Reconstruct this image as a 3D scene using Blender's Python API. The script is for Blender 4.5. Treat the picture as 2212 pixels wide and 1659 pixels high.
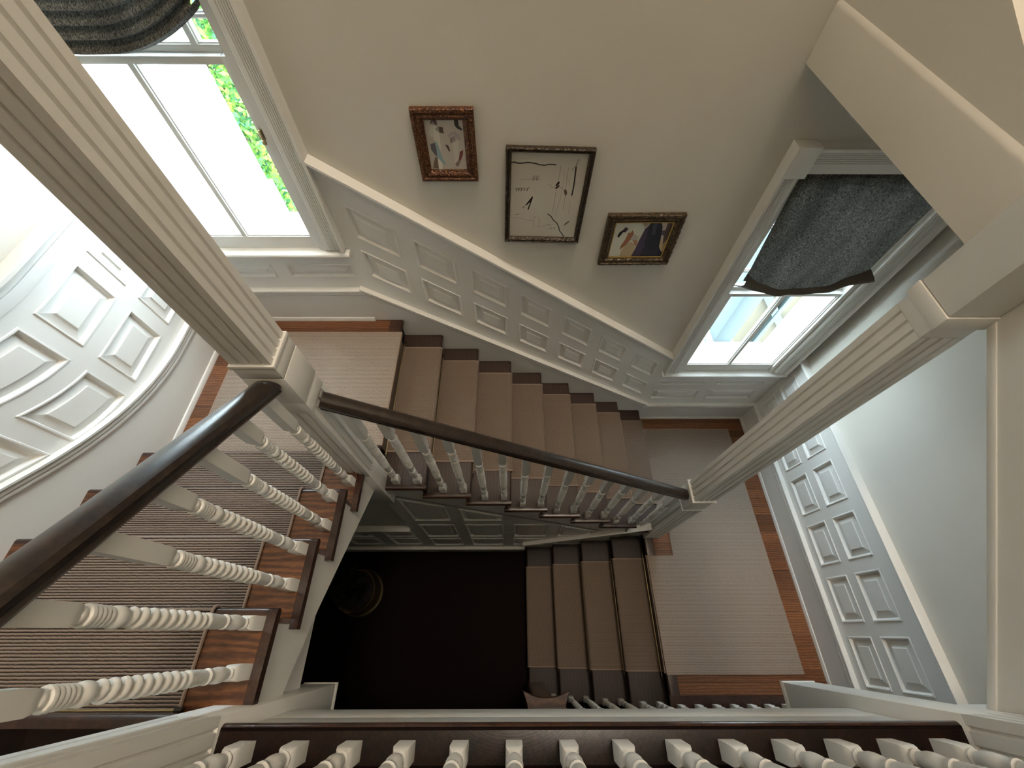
import bpy, bmesh, math, random
from mathutils import Vector, Matrix
random.seed(7)
S = bpy.context.scene
for o in list(bpy.data.objects): bpy.data.objects.remove(o)

# ------------------------------------------------------------------ camera, sky, light, exposure
R = 0.1879; HC = 5.0636
Z_LEFT, Z_RIGHT, Z_UP = 14*R, 5*R, 19*R            # left landing, right landing, upper floor
def make_camera():
    p, ro, ya, f = 1.01706, 0.005835, 0.007073, 875.08
    sp, cp = math.sin(p), math.cos(p)
    right, up, fwd = Vector((1,0,0)), Vector((0,sp,cp)), Vector((0,cp,-sp))
    r2 = math.cos(ro)*right + math.sin(ro)*up
    u2 = math.cos(ro)*up - math.sin(ro)*right
    cy, sy = math.cos(ya), math.sin(ya)
    w = lambda v: Vector((cy*v.x + sy*v.y, -sy*v.x + cy*v.y, v.z))
    r3, u3, b3 = w(r2), w(u2), -w(fwd)
    cam = bpy.data.cameras.new('camera'); cam.sensor_width = 36; cam.sensor_fit = 'HORIZONTAL'
    cam.lens = f/2212*36; cam.clip_start = 0.02; cam.clip_end = 200
    o = bpy.data.objects.new('camera', cam)
    o.matrix_world = Matrix(((r3.x,u3.x,b3.x,0),(r3.y,u3.y,b3.y,0),(r3.z,u3.z,b3.z,HC),(0,0,0,1)))
    S.collection.objects.link(o); S.camera = o
make_camera()
W = bpy.data.worlds.new('sky'); S.world = W; W.use_nodes = True
bg = W.node_tree.nodes['Background']; bg.inputs[0].default_value = (0.76, 0.90, 1.0, 1); bg.inputs[1].default_value = 9.0
def area(name, loc, rot, sx, sy, power=0, color=(1,1,1), portal=False):
    l = bpy.data.lights.new(name, 'AREA'); l.shape = 'RECTANGLE'; l.size = sx; l.size_y = sy
    l.energy = power; l.color = color
    if portal: l.cycles.is_portal = True
    o = bpy.data.objects.new(name, l); o.location = loc; o.rotation_euler = rot; S.collection.objects.link(o); return o
def lamp(name, loc, power, color, rad):
    l = bpy.data.lights.new(name, 'POINT'); l.energy = power; l.color = color; l.shadow_soft_size = rad
    o = bpy.data.objects.new(name, l); o.location = loc; S.collection.objects.link(o)
lamp('ceiling_lamp', (1.3, 1.0, 13.0), 500, (1.0, .88, .74), .9)
S.view_settings.view_transform = 'Standard'; S.view_settings.look = 'None'
S.view_settings.exposure = 1.3; S.view_settings.gamma = 1.0
S.view_settings.use_curve_mapping = False
try:
    S.cycles.use_denoising = True; S.cycles.max_bounces = 14; S.cycles.diffuse_bounces = 8
    S.cycles.sample_clamp_indirect = 6; S.cycles.caustics_refractive = False; S.cycles.caustics_reflective = False
    S.cycles.transparent_max_bounces = 12
except Exception: pass

# ------------------------------------------------------------------ materials
def lin(c): return tuple(((x/255)/12.92 if x/255 <= .04045 else ((x/255+.055)/1.055)**2.4) for x in c)
def new_mat(name):
    m = bpy.data.materials.new(name); m.use_nodes = True
    nt = m.node_tree; b = nt.nodes['Principled BSDF']
    return m, nt, b
def N(nt, t, **kw):
    n = nt.nodes.new(t)
    for k, v in kw.items():
        if k in n.inputs: n.inputs[k].default_value = v
        else: setattr(n, k, v)
    return n
def ramp(nt, fac, stops):
    n = nt.nodes.new('ShaderNodeValToRGB'); cr = n.color_ramp
    while len(cr.elements) < len(stops): cr.elements.new(.5)
    for e, (p, c) in zip(cr.elements, stops): e.position = p; e.color = (*c, 1)
    nt.links.new(fac, n.inputs[0]); return n.outputs[0]
def bump(nt, b, h, strength=.3, dist=.002):
    n = N(nt, 'ShaderNodeBump', Strength=strength, Distance=dist)
    nt.links.new(h, n.inputs['Height']); nt.links.new(n.outputs[0], b.inputs['Normal'])
def coords(nt, scale=(1,1,1), kind='Object', rand=0):
    tc = nt.nodes.new('ShaderNodeTexCoord'); mp = nt.nodes.new('ShaderNodeMapping'); mp.inputs['Scale'].default_value = scale
    nt.links.new(tc.outputs[kind], mp.inputs[0])
    if rand:
        oi = nt.nodes.new('ShaderNodeObjectInfo'); mu = N(nt, 'ShaderNodeMath', operation='MULTIPLY'); mu.inputs[1].default_value = rand
        cb = nt.nodes.new('ShaderNodeCombineXYZ'); nt.links.new(oi.outputs['Random'], mu.inputs[0])
        for i in range(3): nt.links.new(mu.outputs[0], cb.inputs[i])
        nt.links.new(cb.outputs[0], mp.inputs['Location'])
    return mp.outputs[0]
def paint(name, srgb, rough=.5, var=.03, spec=.4):
    m, nt, b = new_mat(name); c = lin(srgb)
    no = N(nt, 'ShaderNodeTexNoise', Scale=3.0, Detail=4.0); nt.links.new(coords(nt), no.inputs['Vector'])
    nt.links.new(ramp(nt, no.outputs['Fac'], [(.3, tuple(x*(1-var) for x in c)), (.7, tuple(min(1,x*(1+var)) for x in c))]), b.inputs['Base Color'])
    b.inputs['Roughness'].default_value = rough; b.inputs['Specular IOR Level'].default_value = spec
    n2 = N(nt, 'ShaderNodeTexNoise', Scale=90.0, Detail=3.0); nt.links.new(coords(nt), n2.inputs['Vector'])
    bump(nt, b, n2.outputs['Fac'], .08, .001); return m
def plain(name, srgb, rough=.5, metal=0.):
    m, nt, b = new_mat(name); b.inputs['Base Color'].default_value = (*lin(srgb), 1)
    b.inputs['Roughness'].default_value = rough; b.inputs['Metallic'].default_value = metal; return m
def wood(name, dark, mid, light, grain=(1,1,1), rough=.35, coat=.2, rings=9.0, tint=.35, band='Y', dist=5.0, ww=.55):
    m, nt, b = new_mat(name)
    v = coords(nt, grain, rand=37.0)
    wv = N(nt, 'ShaderNodeTexWave', Scale=rings, Distortion=dist, Detail=3.0); wv.bands_direction = band; wv.inputs['Detail Scale'].default_value = 1.4
    nt.links.new(v, wv.inputs['Vector'])
    no = N(nt, 'ShaderNodeTexNoise', Scale=22.0, Detail=6.0); nt.links.new(v, no.inputs['Vector'])
    mx = N(nt, 'ShaderNodeMath', operation='MULTIPLY_ADD'); mx.inputs[1].default_value = ww
    h = N(nt, 'ShaderNodeMath', operation='MULTIPLY'); h.inputs[1].default_value = 1.05-ww
    nt.links.new(no.outputs['Fac'], h.inputs[0]); nt.links.new(wv.outputs['Fac'], mx.inputs[0]); nt.links.new(h.outputs[0], mx.inputs[2])
    col = ramp(nt, mx.outputs[0], [(.15, lin(dark)), (.5, lin(mid)), (.85, lin(light))])
    oi = nt.nodes.new('ShaderNodeObjectInfo'); mr = N(nt, 'ShaderNodeMapRange'); mr.inputs['To Min'].default_value = 1-tint; mr.inputs['To Max'].default_value = 1+tint
    nt.links.new(oi.outputs['Random'], mr.inputs[0])
    mc = N(nt, 'ShaderNodeVectorMath', operation='SCALE'); nt.links.new(col, mc.inputs[0]); nt.links.new(mr.outputs[0], mc.inputs['Scale'])
    nt.links.new(mc.outputs[0], b.inputs['Base Color'])
    b.inputs['Roughness'].default_value = rough; b.inputs['Coat Weight'].default_value = coat; b.inputs['Coat Roughness'].default_value = .25
    bump(nt, b, mx.outputs[0], .15, .001); return m
def carpet(name, dark, light, pitch, cross=0, rib=.8):
    """Ribbed weave: ribs every PITCH metres of the run (UV v), with knots every CROSS metres across it (UV u)."""
    m, nt, b = new_mat(name)
    uv = nt.nodes.new('ShaderNodeUVMap'); sx = nt.nodes.new('ShaderNodeSeparateXYZ')
    wob = N(nt, 'ShaderNodeTexNoise', Scale=60.0, Detail=2.0); nt.links.new(uv.outputs[0], wob.inputs['Vector'])
    nt.links.new(uv.outputs[0], sx.inputs[0])
    def sine(out, per, phase):
        a = N(nt, 'ShaderNodeMath', operation='MULTIPLY_ADD'); a.inputs[1].default_value = 2*math.pi/per
        ph = N(nt, 'ShaderNodeMath', operation='MULTIPLY'); ph.inputs[1].default_value = phase
        nt.links.new(wob.outputs['Fac'], ph.inputs[0]); nt.links.new(out, a.inputs[0]); nt.links.new(ph.outputs[0], a.inputs[2])
        s = N(nt, 'ShaderNodeMath', operation='SINE'); nt.links.new(a.outputs[0], s.inputs[0])
        r = N(nt, 'ShaderNodeMapRange'); r.inputs['From Min'].default_value = -1; nt.links.new(s.outputs[0], r.inputs[0]); return r.outputs[0]
    h = sine(sx.outputs[1], pitch, 2.2)
    if cross:
        k = sine(sx.outputs[0], cross, 5.0)
        mu = N(nt, 'ShaderNodeMath', operation='MULTIPLY_ADD'); mu.inputs[1].default_value = .45
        q = N(nt, 'ShaderNodeMath', operation='MULTIPLY'); q.inputs[1].default_value = .55
        nt.links.new(h, q.inputs[0]); nt.links.new(k, mu.inputs[0]); nt.links.new(q.outputs[0], mu.inputs[2]); h = mu.outputs[0]
    n1 = N(nt, 'ShaderNodeTexNoise', Scale=260.0, Detail=3.0); nt.links.new(uv.outputs[0], n1.inputs['Vector'])
    ad = N(nt, 'ShaderNodeMath', operation='MULTIPLY_ADD'); ad.inputs[1].default_value = 1-rib
    g = N(nt, 'ShaderNodeMath', operation='MULTIPLY'); g.inputs[1].default_value = rib
    nt.links.new(h, g.inputs[0]); nt.links.new(n1.outputs['Fac'], ad.inputs[0]); nt.links.new(g.outputs[0], ad.inputs[2])
    nt.links.new(ramp(nt, ad.outputs[0], [(.12, lin(dark)), (.55, lin(light))]), b.inputs['Base Color'])
    b.inputs['Roughness'].default_value = .95; b.inputs['Specular IOR Level'].default_value = .1
    bump(nt, b, ad.outputs[0], .7, .004); return m
def cloth(name, dark, light, trans=.12):
    m, nt, b = new_mat(name)
    v = coords(nt, (1, 1, 1))
    n1 = N(nt, 'ShaderNodeTexNoise', Scale=1.0, Detail=5.0, Roughness=.7); n1.inputs['Distortion'].default_value = .5
    mp = nt.nodes.new('ShaderNodeMapping'); mp.inputs['Scale'].default_value = (240, 110, 95); mp.inputs['Rotation'].default_value = (0, .5, 0)
    nt.links.new(v, mp.inputs[0]); nt.links.new(mp.outputs[0], n1.inputs['Vector'])
    col = ramp(nt, n1.outputs['Fac'], [(.40, lin(dark)), (.74, lin(light))])
    n2 = N(nt, 'ShaderNodeTexNoise', Scale=1.0, Detail=2.0); m2 = nt.nodes.new('ShaderNodeMapping'); m2.inputs['Scale'].default_value = (7, 2, 1.1); m2.inputs['Rotation'].default_value = (0, .15, 0)
    nt.links.new(v, m2.inputs[0]); nt.links.new(m2.outputs[0], n2.inputs['Vector'])
    fold_shade = N(nt, 'ShaderNodeMapRange'); fold_shade.inputs['From Min'].default_value = .35; fold_shade.inputs['From Max'].default_value = .65; fold_shade.inputs['To Min'].default_value = .72; fold_shade.inputs['To Max'].default_value = 1.2  # soft fold shading painted into the cloth colour
    nt.links.new(n2.outputs['Fac'], fold_shade.inputs[0]); vm = N(nt, 'ShaderNodeVectorMath', operation='SCALE'); nt.links.new(col, vm.inputs[0]); nt.links.new(fold_shade.outputs[0], vm.inputs['Scale']); col = vm.outputs[0]
    nt.links.new(col, b.inputs['Base Color']); b.inputs['Roughness'].default_value = .9; b.inputs['Specular IOR Level'].default_value = .15
    tr = nt.nodes.new('ShaderNodeBsdfTranslucent'); nt.links.new(col, tr.inputs[0])
    mx = nt.nodes.new('ShaderNodeMixShader'); mx.inputs[0].default_value = trans
    out = nt.nodes['Material Output']; nt.links.new(b.outputs[0], mx.inputs[1]); nt.links.new(tr.outputs[0], mx.inputs[2]); nt.links.new(mx.outputs[0], out.inputs[0])
    bump(nt, b, n1.outputs['Fac'], .5, .003); return m
def glass(name):
    m, nt, b = new_mat(name); nt.nodes.remove(b)
    t = nt.nodes.new('ShaderNodeBsdfTransparent'); t.inputs[0].default_value = (.96, .98, .98, 1)
    g = nt.nodes.new('ShaderNodeBsdfGlossy'); g.inputs['Roughness'].default_value = .02
    lw = N(nt, 'ShaderNodeLayerWeight', Blend=.5); pw = N(nt, 'ShaderNodeMath', operation='POWER'); pw.inputs[1].default_value = 5
    ml = N(nt, 'ShaderNodeMath', operation='MULTIPLY_ADD'); ml.inputs[1].default_value = .9; ml.inputs[2].default_value = .03
    nt.links.new(lw.outputs['Facing'], pw.inputs[0]); nt.links.new(pw.outputs[0], ml.inputs[0])
    mx = nt.nodes.new('ShaderNodeMixShader')
    nt.links.new(ml.outputs[0], mx.inputs[0]); nt.links.new(t.outputs[0], mx.inputs[1]); nt.links.new(g.outputs[0], mx.inputs[2])
    nt.links.new(mx.outputs[0], nt.nodes['Material Output'].inputs[0]); return m
def gilt(name, dark, light, scale=160):
    m, nt, b = new_mat(name)
    no = N(nt, 'ShaderNodeTexVoronoi', Scale=scale*.5); nt.links.new(coords(nt), no.inputs['Vector'])
    n2 = N(nt, 'ShaderNodeTexNoise', Scale=float(scale), Detail=5.0); nt.links.new(coords(nt), n2.inputs['Vector'])
    nt.links.new(ramp(nt, n2.outputs['Fac'], [(.45, lin(dark)), (.72, lin(light))]), b.inputs['Base Color'])
    b.inputs['Roughness'].default_value = .45; b.inputs['Metallic'].default_value = .25
    bump(nt, b, no.outputs[0], .9, .006); return m

M = dict(
    trim=paint('white_trim', (221, 219, 214), .38, .02), wall=paint('cream_wall_paint', (204, 200, 191), .75, .02, .2),
    tread=wood('tread_wood', (46, 24, 14), (80, 47, 27), (118, 74, 41), (1.5, 7, 7), .3, .3, 1.6, .1, 'Y', 7.0, .35),
    tread_long=wood('tread_wood_long', (24, 14, 10), (42, 25, 16), (64, 39, 25), (7, 1.5, 7), .5, .02, 2.0, .1, 'X', 5.0, .3),
    nosing=wood('dark_nosing_wood', (24, 12, 10), (44, 24, 18), (74, 44, 28), (4, 4, 4), .28, .4, 2.0, .15, 'Z', 6.0, .25),
    low_tread_shade=wood('shade_painted_stair_wood', (18, 9, 6), (32, 17, 11), (50, 29, 18), (5, 2, 5), .6, 0, 2.0, .1, 'X', 5.0, .3),  # stair wood darkened, painting in the shade over the lowest flight
    cap_wood=wood('brown_newel_wood', (44, 26, 18), (70, 44, 30), (96, 64, 44), (3, 3, 3), .5, .05, 2.0, .1, 'Y', 5.0, .3),
    plank=wood('floor_plank_wood', (74, 42, 25), (104, 64, 38), (138, 90, 54), (1.2, 8, 8), .32, .25, 2.0, .3, 'Y', 5.0, .35),
    rail=wood('dark_handrail_oak', (24, 18, 15), (38, 29, 24), (60, 46, 36), (3, 3, 3), .3, .35, 2.0, .05, 'Z', 6.0, .15),
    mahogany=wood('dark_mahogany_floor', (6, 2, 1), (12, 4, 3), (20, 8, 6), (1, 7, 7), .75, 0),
    runner=carpet('ribbed_runner', (36, 30, 26), (126, 112, 102),   .0104, 0, .8),
    weave=carpet('woven_carpet', (72, 62, 55), (156, 142, 130), .0075, .011, .75),
    fine=carpet('fine_runner', (58, 48, 41), (124, 109, 97), .007, .009, .7),
    binding=plain('carpet_binding', (142, 122, 108), .9),
    brass=plain('brass', (186, 168, 128), .32, .95), steel=plain('dark_metal', (70, 66, 60), .35, .9),
    blind=cloth('dark_grey_linen', (34, 33, 31), (122, 119, 110), .10), blind_hem=plain('linen_hem', (84, 76, 66), .9),
    glass=glass('window_glass'),
    frame_a=gilt('red_brown_gilt', (58, 28, 20), (150, 100, 50)), frame_b=gilt('bronze_frame', (40, 32, 24), (92, 76, 54), 120),
    frame_c=gilt('carved_bronze', (52, 42, 28), (112, 90, 58), 90), gold=plain('gold_slip', (196, 160, 84), .35, .6),
    outside_white=paint('white_render', (225, 225, 225), .8, .01), paving=paint('pale_paving', (222, 222, 220), .85, .03),
    teal=paint('grey_teal_paint', (56, 70, 73), .6, .03), cream=paint('pale_yellow_paint', (84, 77, 60), .7, .05),
    bark=paint('bark', (84, 66, 50), .9, .15), pot_leaf=paint('dark_leaf', (30, 40, 26), .6, .2), earth=plain('potting_soil', (30, 22, 18), .95),
    seat=plain('grey_cap_panel', (92, 84, 82), .7),
)
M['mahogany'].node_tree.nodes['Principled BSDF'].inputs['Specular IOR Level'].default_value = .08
def leaf_mat():
    m, nt, b = new_mat('green_leaf')
    no = N(nt, 'ShaderNodeTexNoise', Scale=5.0, Detail=5.0); nt.links.new(coords(nt), no.inputs['Vector'])
    nt.links.new(ramp(nt, no.outputs['Fac'], [(.35, lin((34, 92, 70))), (.5, lin((70, 132, 36))), (.68, lin((150, 170, 60)))]), b.inputs['Base Color'])
    b.inputs['Roughness'].default_value = .6; return m
M['leaf'] = leaf_mat()
M['autumn'] = paint('russet_leaf', (150, 96, 62), .7, .2)

# ------------------------------------------------------------------ helpers
COL = S.collection
class MB:
    def __init__(s): s.v = []; s.f = []; s.m = []; s.uv = []; s.has_uv = False
    def add(s, verts, faces, mi=0, uvs=None):
        b = len(s.v); s.v += [tuple(p) for p in verts]
        for f in faces: s.f.append(tuple(i+b for i in f)); s.m.append(mi)
        s.uv += list(uvs) if uvs else [(0,0)]*len(verts)
        if uvs: s.has_uv = True
        return s
    def box(s, x0, x1, y0, y1, z0, z1, mi=0):
        V = [(x0,y0,z0),(x1,y0,z0),(x1,y1,z0),(x0,y1,z0),(x0,y0,z1),(x1,y0,z1),(x1,y1,z1),(x0,y1,z1)]
        return s.add(V, [(0,3,2,1),(4,5,6,7),(0,1,5,4),(1,2,6,5),(2,3,7,6),(3,0,4,7)], mi)
    def prism(s, poly, axis, a0, a1, mi=0):
        """POLY: 2-D points in the two other axes (in x, y, z order), extruded along AXIS."""
        def p3(p, a): return {'x': (a, p[0], p[1]), 'y': (p[0], a, p[1]), 'z': (p[0], p[1], a)}[axis]
        n = len(poly)
        V = [p3(p, a0) for p in poly] + [p3(p, a1) for p in poly]
        F = [tuple(range(n))[::-1], tuple(range(n, 2*n))] + [(i, (i+1) % n, (i+1) % n+n, i+n) for i in range(n)]
        return s.add(V, F, mi)
    def rings(s, rings, close=True, cap=True, mi=0):
        n = len(rings[0]); V = [p for r in rings for p in r]; F = []
        for k in range(len(rings)-1):
            for i in range(n if close else n-1):
                j = (i+1) % n; F.append((k*n+i, k*n+j, (k+1)*n+j, (k+1)*n+i))
        if cap and close: F += [tuple(range(n))[::-1], tuple(range((len(rings)-1)*n, len(rings)*n))]
        return s.add(V, F, mi)
    def lathe(s, prof, c=(0,0), n=20, fn=None, mi=0):
        rr = []
        for r, z in prof:
            rr.append([(c[0]+(r if fn is None else fn(r, z, 2*math.pi*i/n))*math.cos(2*math.pi*i/n), c[1]+(r if fn is None else fn(r, z, 2*math.pi*i/n))*math.sin(2*math.pi*i/n), z) for i in range(n)])
        return s.rings(rr, mi=mi)
    def tube(s, pts, rad, n=8, mi=0):
        rr = []; pts = [Vector(p) for p in pts]
        for i, p in enumerate(pts):
            d = (pts[min(i+1, len(pts)-1)] - pts[max(i-1, 0)]).normalized()
            a = d.orthogonal().normalized() if i == 0 else (a - a.dot(d)*d).normalized()
            b = d.cross(a)
            rr.append([tuple(p + rad*(math.cos(2*math.pi*k/n)*a + math.sin(2*math.pi*k/n)*b)) for k in range(n)])
        return s.rings(rr, mi=mi)
    def build(s, name, mat, parent=None, bevel=0, smooth=.6, loc=None):
        me = bpy.data.meshes.new(name); me.from_pydata(s.v, [], s.f)
        for x in (mat if isinstance(mat, (list, tuple)) else [mat]): me.materials.append(x)
        me.polygons.foreach_set('material_index', s.m)
        if s.has_uv:
            ul = me.uv_layers.new(name='UVMap')
            for l in me.loops: ul.data[l.index].uv = s.uv[l.vertex_index]
        bm = bmesh.new(); bm.from_mesh(me); bmesh.ops.recalc_face_normals(bm, faces=bm.faces)
        if bevel: bmesh.ops.bevel(bm, geom=[e for e in bm.edges if len(e.link_faces) == 2 and e.calc_face_angle(0) > .5], offset=bevel, segments=2, affect='EDGES', profile=.5, clamp_overlap=True)
        big = [f for f in bm.faces if len(f.verts) > 4]
        if big: bmesh.ops.triangulate(bm, faces=big)
        bm.to_mesh(me); bm.free()
        if smooth:
            me.polygons.foreach_set('use_smooth', [True]*len(me.polygons)); me.set_sharp_from_angle(angle=smooth)
        return link(me, name, parent, loc)
def link(me, name, parent=None, loc=None):
    o = bpy.data.objects.new(name, me); COL.objects.link(o)
    if parent is not None:
        o.parent = parent
        off = Vector((0,0,0)); q = parent
        while q is not None: off += q.location; q = q.parent
        o.location = (Vector(loc) if loc is not None else Vector((0,0,0))) - off
    elif loc is not None: o.location = loc
    return o
def tag(o, label=None, cat=None, group=None, kind=None):
    for k, v in (('label', label), ('category', cat), ('group', group), ('kind', kind)):
        if v: o[k] = v
    return o
def thing(name, label, cat, loc=(0,0,0), group=None):
    o = bpy.data.objects.new(name, None); COL.objects.link(o); o.location = loc; o.empty_display_size = .1
    return tag(o, label, cat, group)
def struct(name, label, cat, loc=(0,0,0)):
    return tag(thing(name, label, cat, loc), kind='structure')
def sweep(mb, prof, mapf, ss, zf, mi=0):
    """PROF: closed (depth, height) points; carried along positions SS at height ZF(s) on the wall that MAPF describes."""
    mb.rings([[mapf(s, zf(s)+h, d) for d, h in prof] for s in ss], mi=mi); return mb
def lerp(a, b, t): return a + (b-a)*t
def span(a, b, n): return [lerp(a, b, i/n) for i in range(n+1)]

# ------------------------------------------------------------------ key dimensions
YB = 2.10                       # front plane of the back wall's panelling
XR, XL = 2.625, -2.168          # front planes of the right and left wall panelling
X0, T = -.8369, .2810           # nosing of the left landing; going of the back flight
Y1, T2 = .9198, .2782           # first nosing and going of the left flight
X9, T3 = 1.293, .2785           # nosing of the right landing; going of the lowest flight
YS = .8068                      # outer face of the tread returns of the back flight
XS = -.8436                     # outer face of the tread returns of the left flight
YW = .84                        # wall under the back flight
FY = -.215                      # nosing of the upper floor
def nose_back(x): return Z_LEFT - (x-X0)*R/T
def nose_left(y): return Z_LEFT + R + (Y1-y)*R/T2
def nose_low(x): return Z_RIGHT - (X9-x)*R/T3
backmap = lambda s, z, d: (s, YB-d, z)
rightmap = lambda s, z, d: (XR-d, s, z)
leftmap = lambda s, z, d: (XL+d, s, z)
undermap = lambda s, z, d: (s, YW-d, z)
CEIL = 13.5; YF = -5.0

# ------------------------------------------------------------------ room shell
W1 = dict(x0=-2.09, x1=-1.175, z0=3.30, z1=5.27)
W2 = dict(x0=1.545, x1=2.465, z0=1.86, z1=3.825)
def grid_wall(xs, zs, holes, y0, y1):
    mb = MB()
    for a, b in zip(xs, xs[1:]):
        for c, d in zip(zs, zs[1:]):
            if not any(h['x0'] <= (a+b)/2 <= h['x1'] and h['z0'] <= (c+d)/2 <= h['z1'] for h in holes): mb.box(a, b, y0, y1, c, d)
    return mb
WALL_BACK = grid_wall([-2.45, W1['x0'], W1['x1'], W2['x0'], W2['x1'], 2.9], [-.1, W2['z0'], W1['z0'], W2['z1'], W1['z1'], CEIL+.1], [W1, W2], YB+.02, YB+.30).build('wall_back', M['wall'], smooth=0)
tag(WALL_BACK, 'cream stairwell wall with two tall windows and three pictures', 'wall', kind='structure')
WALL_LEFT = tag(MB().box(XL-.3, XL-.02, YF, YB+.019, -.1, CEIL+.05).build('wall_left', M['wall'], smooth=0), 'pale wall beside the left flight, with panelling that sweeps up with the steps', 'wall', kind='structure')
WALL_RIGHT = tag(MB().box(XR+.02, XR+.3, YF, YB+.019, -.1, CEIL+.05).build('wall_right', M['wall'], smooth=0), 'cream wall beside the right landing, with two rows of level panels', 'wall', kind='structure')
tag(MB().box(XL-.3, XR+.3, YF-.2, YF, -.1, CEIL+.1).build('wall_front', M['wall'], smooth=0), 'cream wall of the upper hall, facing the windows', 'wall', kind='structure')
tag(MB().box(XL-.02, XR+.02, YF, YB+.02, CEIL, CEIL+.2).build('ceiling', M['wall'], smooth=0), 'plain pale ceiling over the stairwell', 'ceiling', kind='structure')
tag(MB().box(XL-.02, XR+.02, YF, -.75, 6.3, 6.45).build('ceiling_hall_blocker', M['wall'], smooth=0), 'unseen low pale ceiling added over the upper hall to block the lamp', 'ceiling', kind='structure')  # unseen slab, added to keep lamp light out of the hall
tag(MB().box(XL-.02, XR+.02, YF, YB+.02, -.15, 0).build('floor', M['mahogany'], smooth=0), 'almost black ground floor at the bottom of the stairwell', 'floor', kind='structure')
# wall below the back flight and the left landing (z follows the string of the flight)
def under_top(x): return min(2.40, nose_back(max(x, X0)) - .36)
mb = MB(); xs = [XL, -1.5, -1.0, X0, -.4, 0, .4, .8, 1.2, 1.30]
mb.prism([(x, 0) for x in xs] + [(x, under_top(x)) for x in reversed(xs)], 'y', YW+.02, YW+.10)
WALL_UNDER = tag(mb.build('wall_understair', M['wall'], smooth=0), 'dim panelled wall under the back flight and left landing', 'wall', kind='structure')

# ------------------------------------------------------------------ raised panelling
RINGS = [(0, 0), (.004, .005), (.011, .005), (.017, -.004), (.022, -.015), (.024, -.016), (.064, -.006), (.0655, -.001), (.068, 0)]
def panel(mapf, s0, s1, zb, zt, parent, n=1, sc=1.0):
    def ring(ins, d):
        a, b = s0+ins, s1-ins
        lo = [mapf(s, zb(s)+ins, d) for s in span(a, b, n)]; hi = [mapf(s, zt(s)-ins, d) for s in span(a, b, n)]
        return lo + hi[::-1]
    rr = [ring(i*sc, d) for i, d in RINGS]
    mb = MB(); mb.rings(rr, cap=False)
    base = len(mb.v) - len(rr[-1]); m = len(rr[-1])
    for i in range(n): mb.f.append((base+i, base+i+1, base+m-2-i, base+m-1-i)); mb.m.append(0)
    return mb.build('raised_panel', M['trim'], parent, smooth=.15 if n > 1 else 0)
def wainscot(mapf, s0, s1, cols, curves, parent, n=1, sc=1.0):
    """CURVES: bottom edge, (bottom, top) of each row of panels, top edge - functions of s."""
    mb = MB()
    def strip(a, b, lo, hi, nn):
        p = span(a, b, nn)
        V = [mapf(s, lo(s), 0) for s in p] + [mapf(s, hi(s), 0) for s in p]
        mb.add(V, [(i, i+1, i+nn+2, i+nn+1) for i in range(nn)])
    edges = [s0] + [e for c in cols for e in c] + [s1]
    for a, b in zip(edges[0::2], edges[1::2]):
        if b-a > 1e-4: strip(a, b, curves[0], curves[-1], max(1, n//2))
    for a, b in cols:
        for lo, hi in zip(curves[0::2], curves[1::2]): strip(a, b, lo, hi, n)
        for lo, hi in zip(curves[1::2], curves[2:-1:2]):
            panel(mapf, a, b, lo, hi, parent, n, sc)
    return mb.build('wainscot_frame', M['trim'], parent, smooth=0)
K = lambda c: (lambda s: c)
CAP = [(-.02, 0), (.013, 0), (.013, .008), (.021, .011), (.022, .024), (.014, .028), (.014, .035), (.027, .039), (.028, .054), (.019, .058), (.019, .065), (.037, .069), (.038, .082), (.034, .086), (-.02, .087)]
def rail_prof(d, h): return [(-.02, 0), (d*.45, 0), (d*.6, h*.35), (d*.92, h*.5), (d, h*.62), (d, h*.92), (d-.006, h), (-.02, h)]
SHOE = [(-.02, 0), (.020, 0), (.020, .018), (.014, .032), (.006, .036), (-.02, .036)]
def base_run(name, label, mapf, s0, s1, z, parts=True, h=.262):
    b = struct(name, label, 'baseboard', mapf(s0, z, 0))
    mb = MB(); sweep(mb, [(-.02, 0), (.008, 0), (.008, h), (-.02, h)], mapf, [s0, s1], K(z)); mb.build('base_panel', M['trim'], b)
    mb = MB(); sweep(mb, CAP, mapf, [s0, s1], K(z+h-.006)); mb.build('base_cap', M['trim'], b)
    mb = MB(); sweep(mb, SHOE, mapf, [s0, s1], K(z)); mb.build('shoe_molding', M['trim'], b)
    return b

# back wall, sloping part
cap_z = lambda x: 2.275 - .675*x                       # top of base cap along the back flight
Ut, Ub = (lambda x: 2.962-.694*x), (lambda x: 2.737-.692*x)
Lt, Lb = (lambda x: 2.632-.70*x), (lambda x: 2.410-.70*x)
rt = lambda x: 3.155-.70*x
cols = [(-.962+.343*i, -.962+.343*i+.255) for i in range(7)]
wainscot(backmap, -1.05, 1.45, cols, [lambda x: cap_z(x)-.05, Lb, Lt, Ub, Ut, lambda x: rt(x)-.03], WALL_BACK)
def flat_under_sill(s0, s1, cols, z0, rows, z1):
    wainscot(backmap, s0, s1, cols, [K(z0)] + [K(z) for r in rows for z in r] + [K(z1)], WALL_BACK, sc=.75)
flat_under_sill(XL, -1.05, [(-2.06, -1.60), (-1.505, -1.06)], 2.93, [(3.07, 3.185)], 3.28)
flat_under_sill(1.45, XR, [(1.452, 1.924), (2.022, 2.497)], 1.24, [(1.38, 1.557), (1.651, 1.726)], 1.80)
t1 = struct('trim_1', 'sloping chair rail above the back wall panelling, from window to window', 'trim', (-1.05, YB, 3.85))
mb = MB(); sweep(mb, rail_prof(.052, .048), backmap, [-1.075, 1.47], lambda x: rt(x)-.035); mb.build('chair_rail', M['trim'], t1)
mb = MB(); sweep(mb, [(-.02,0),(.008,0),(.010,.03),(.006,.045),(-.02,.045)], backmap, [-1.05, 1.45], lambda x: rt(x)-.085); mb.build('bed_molding', M['trim'], t1)
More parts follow.
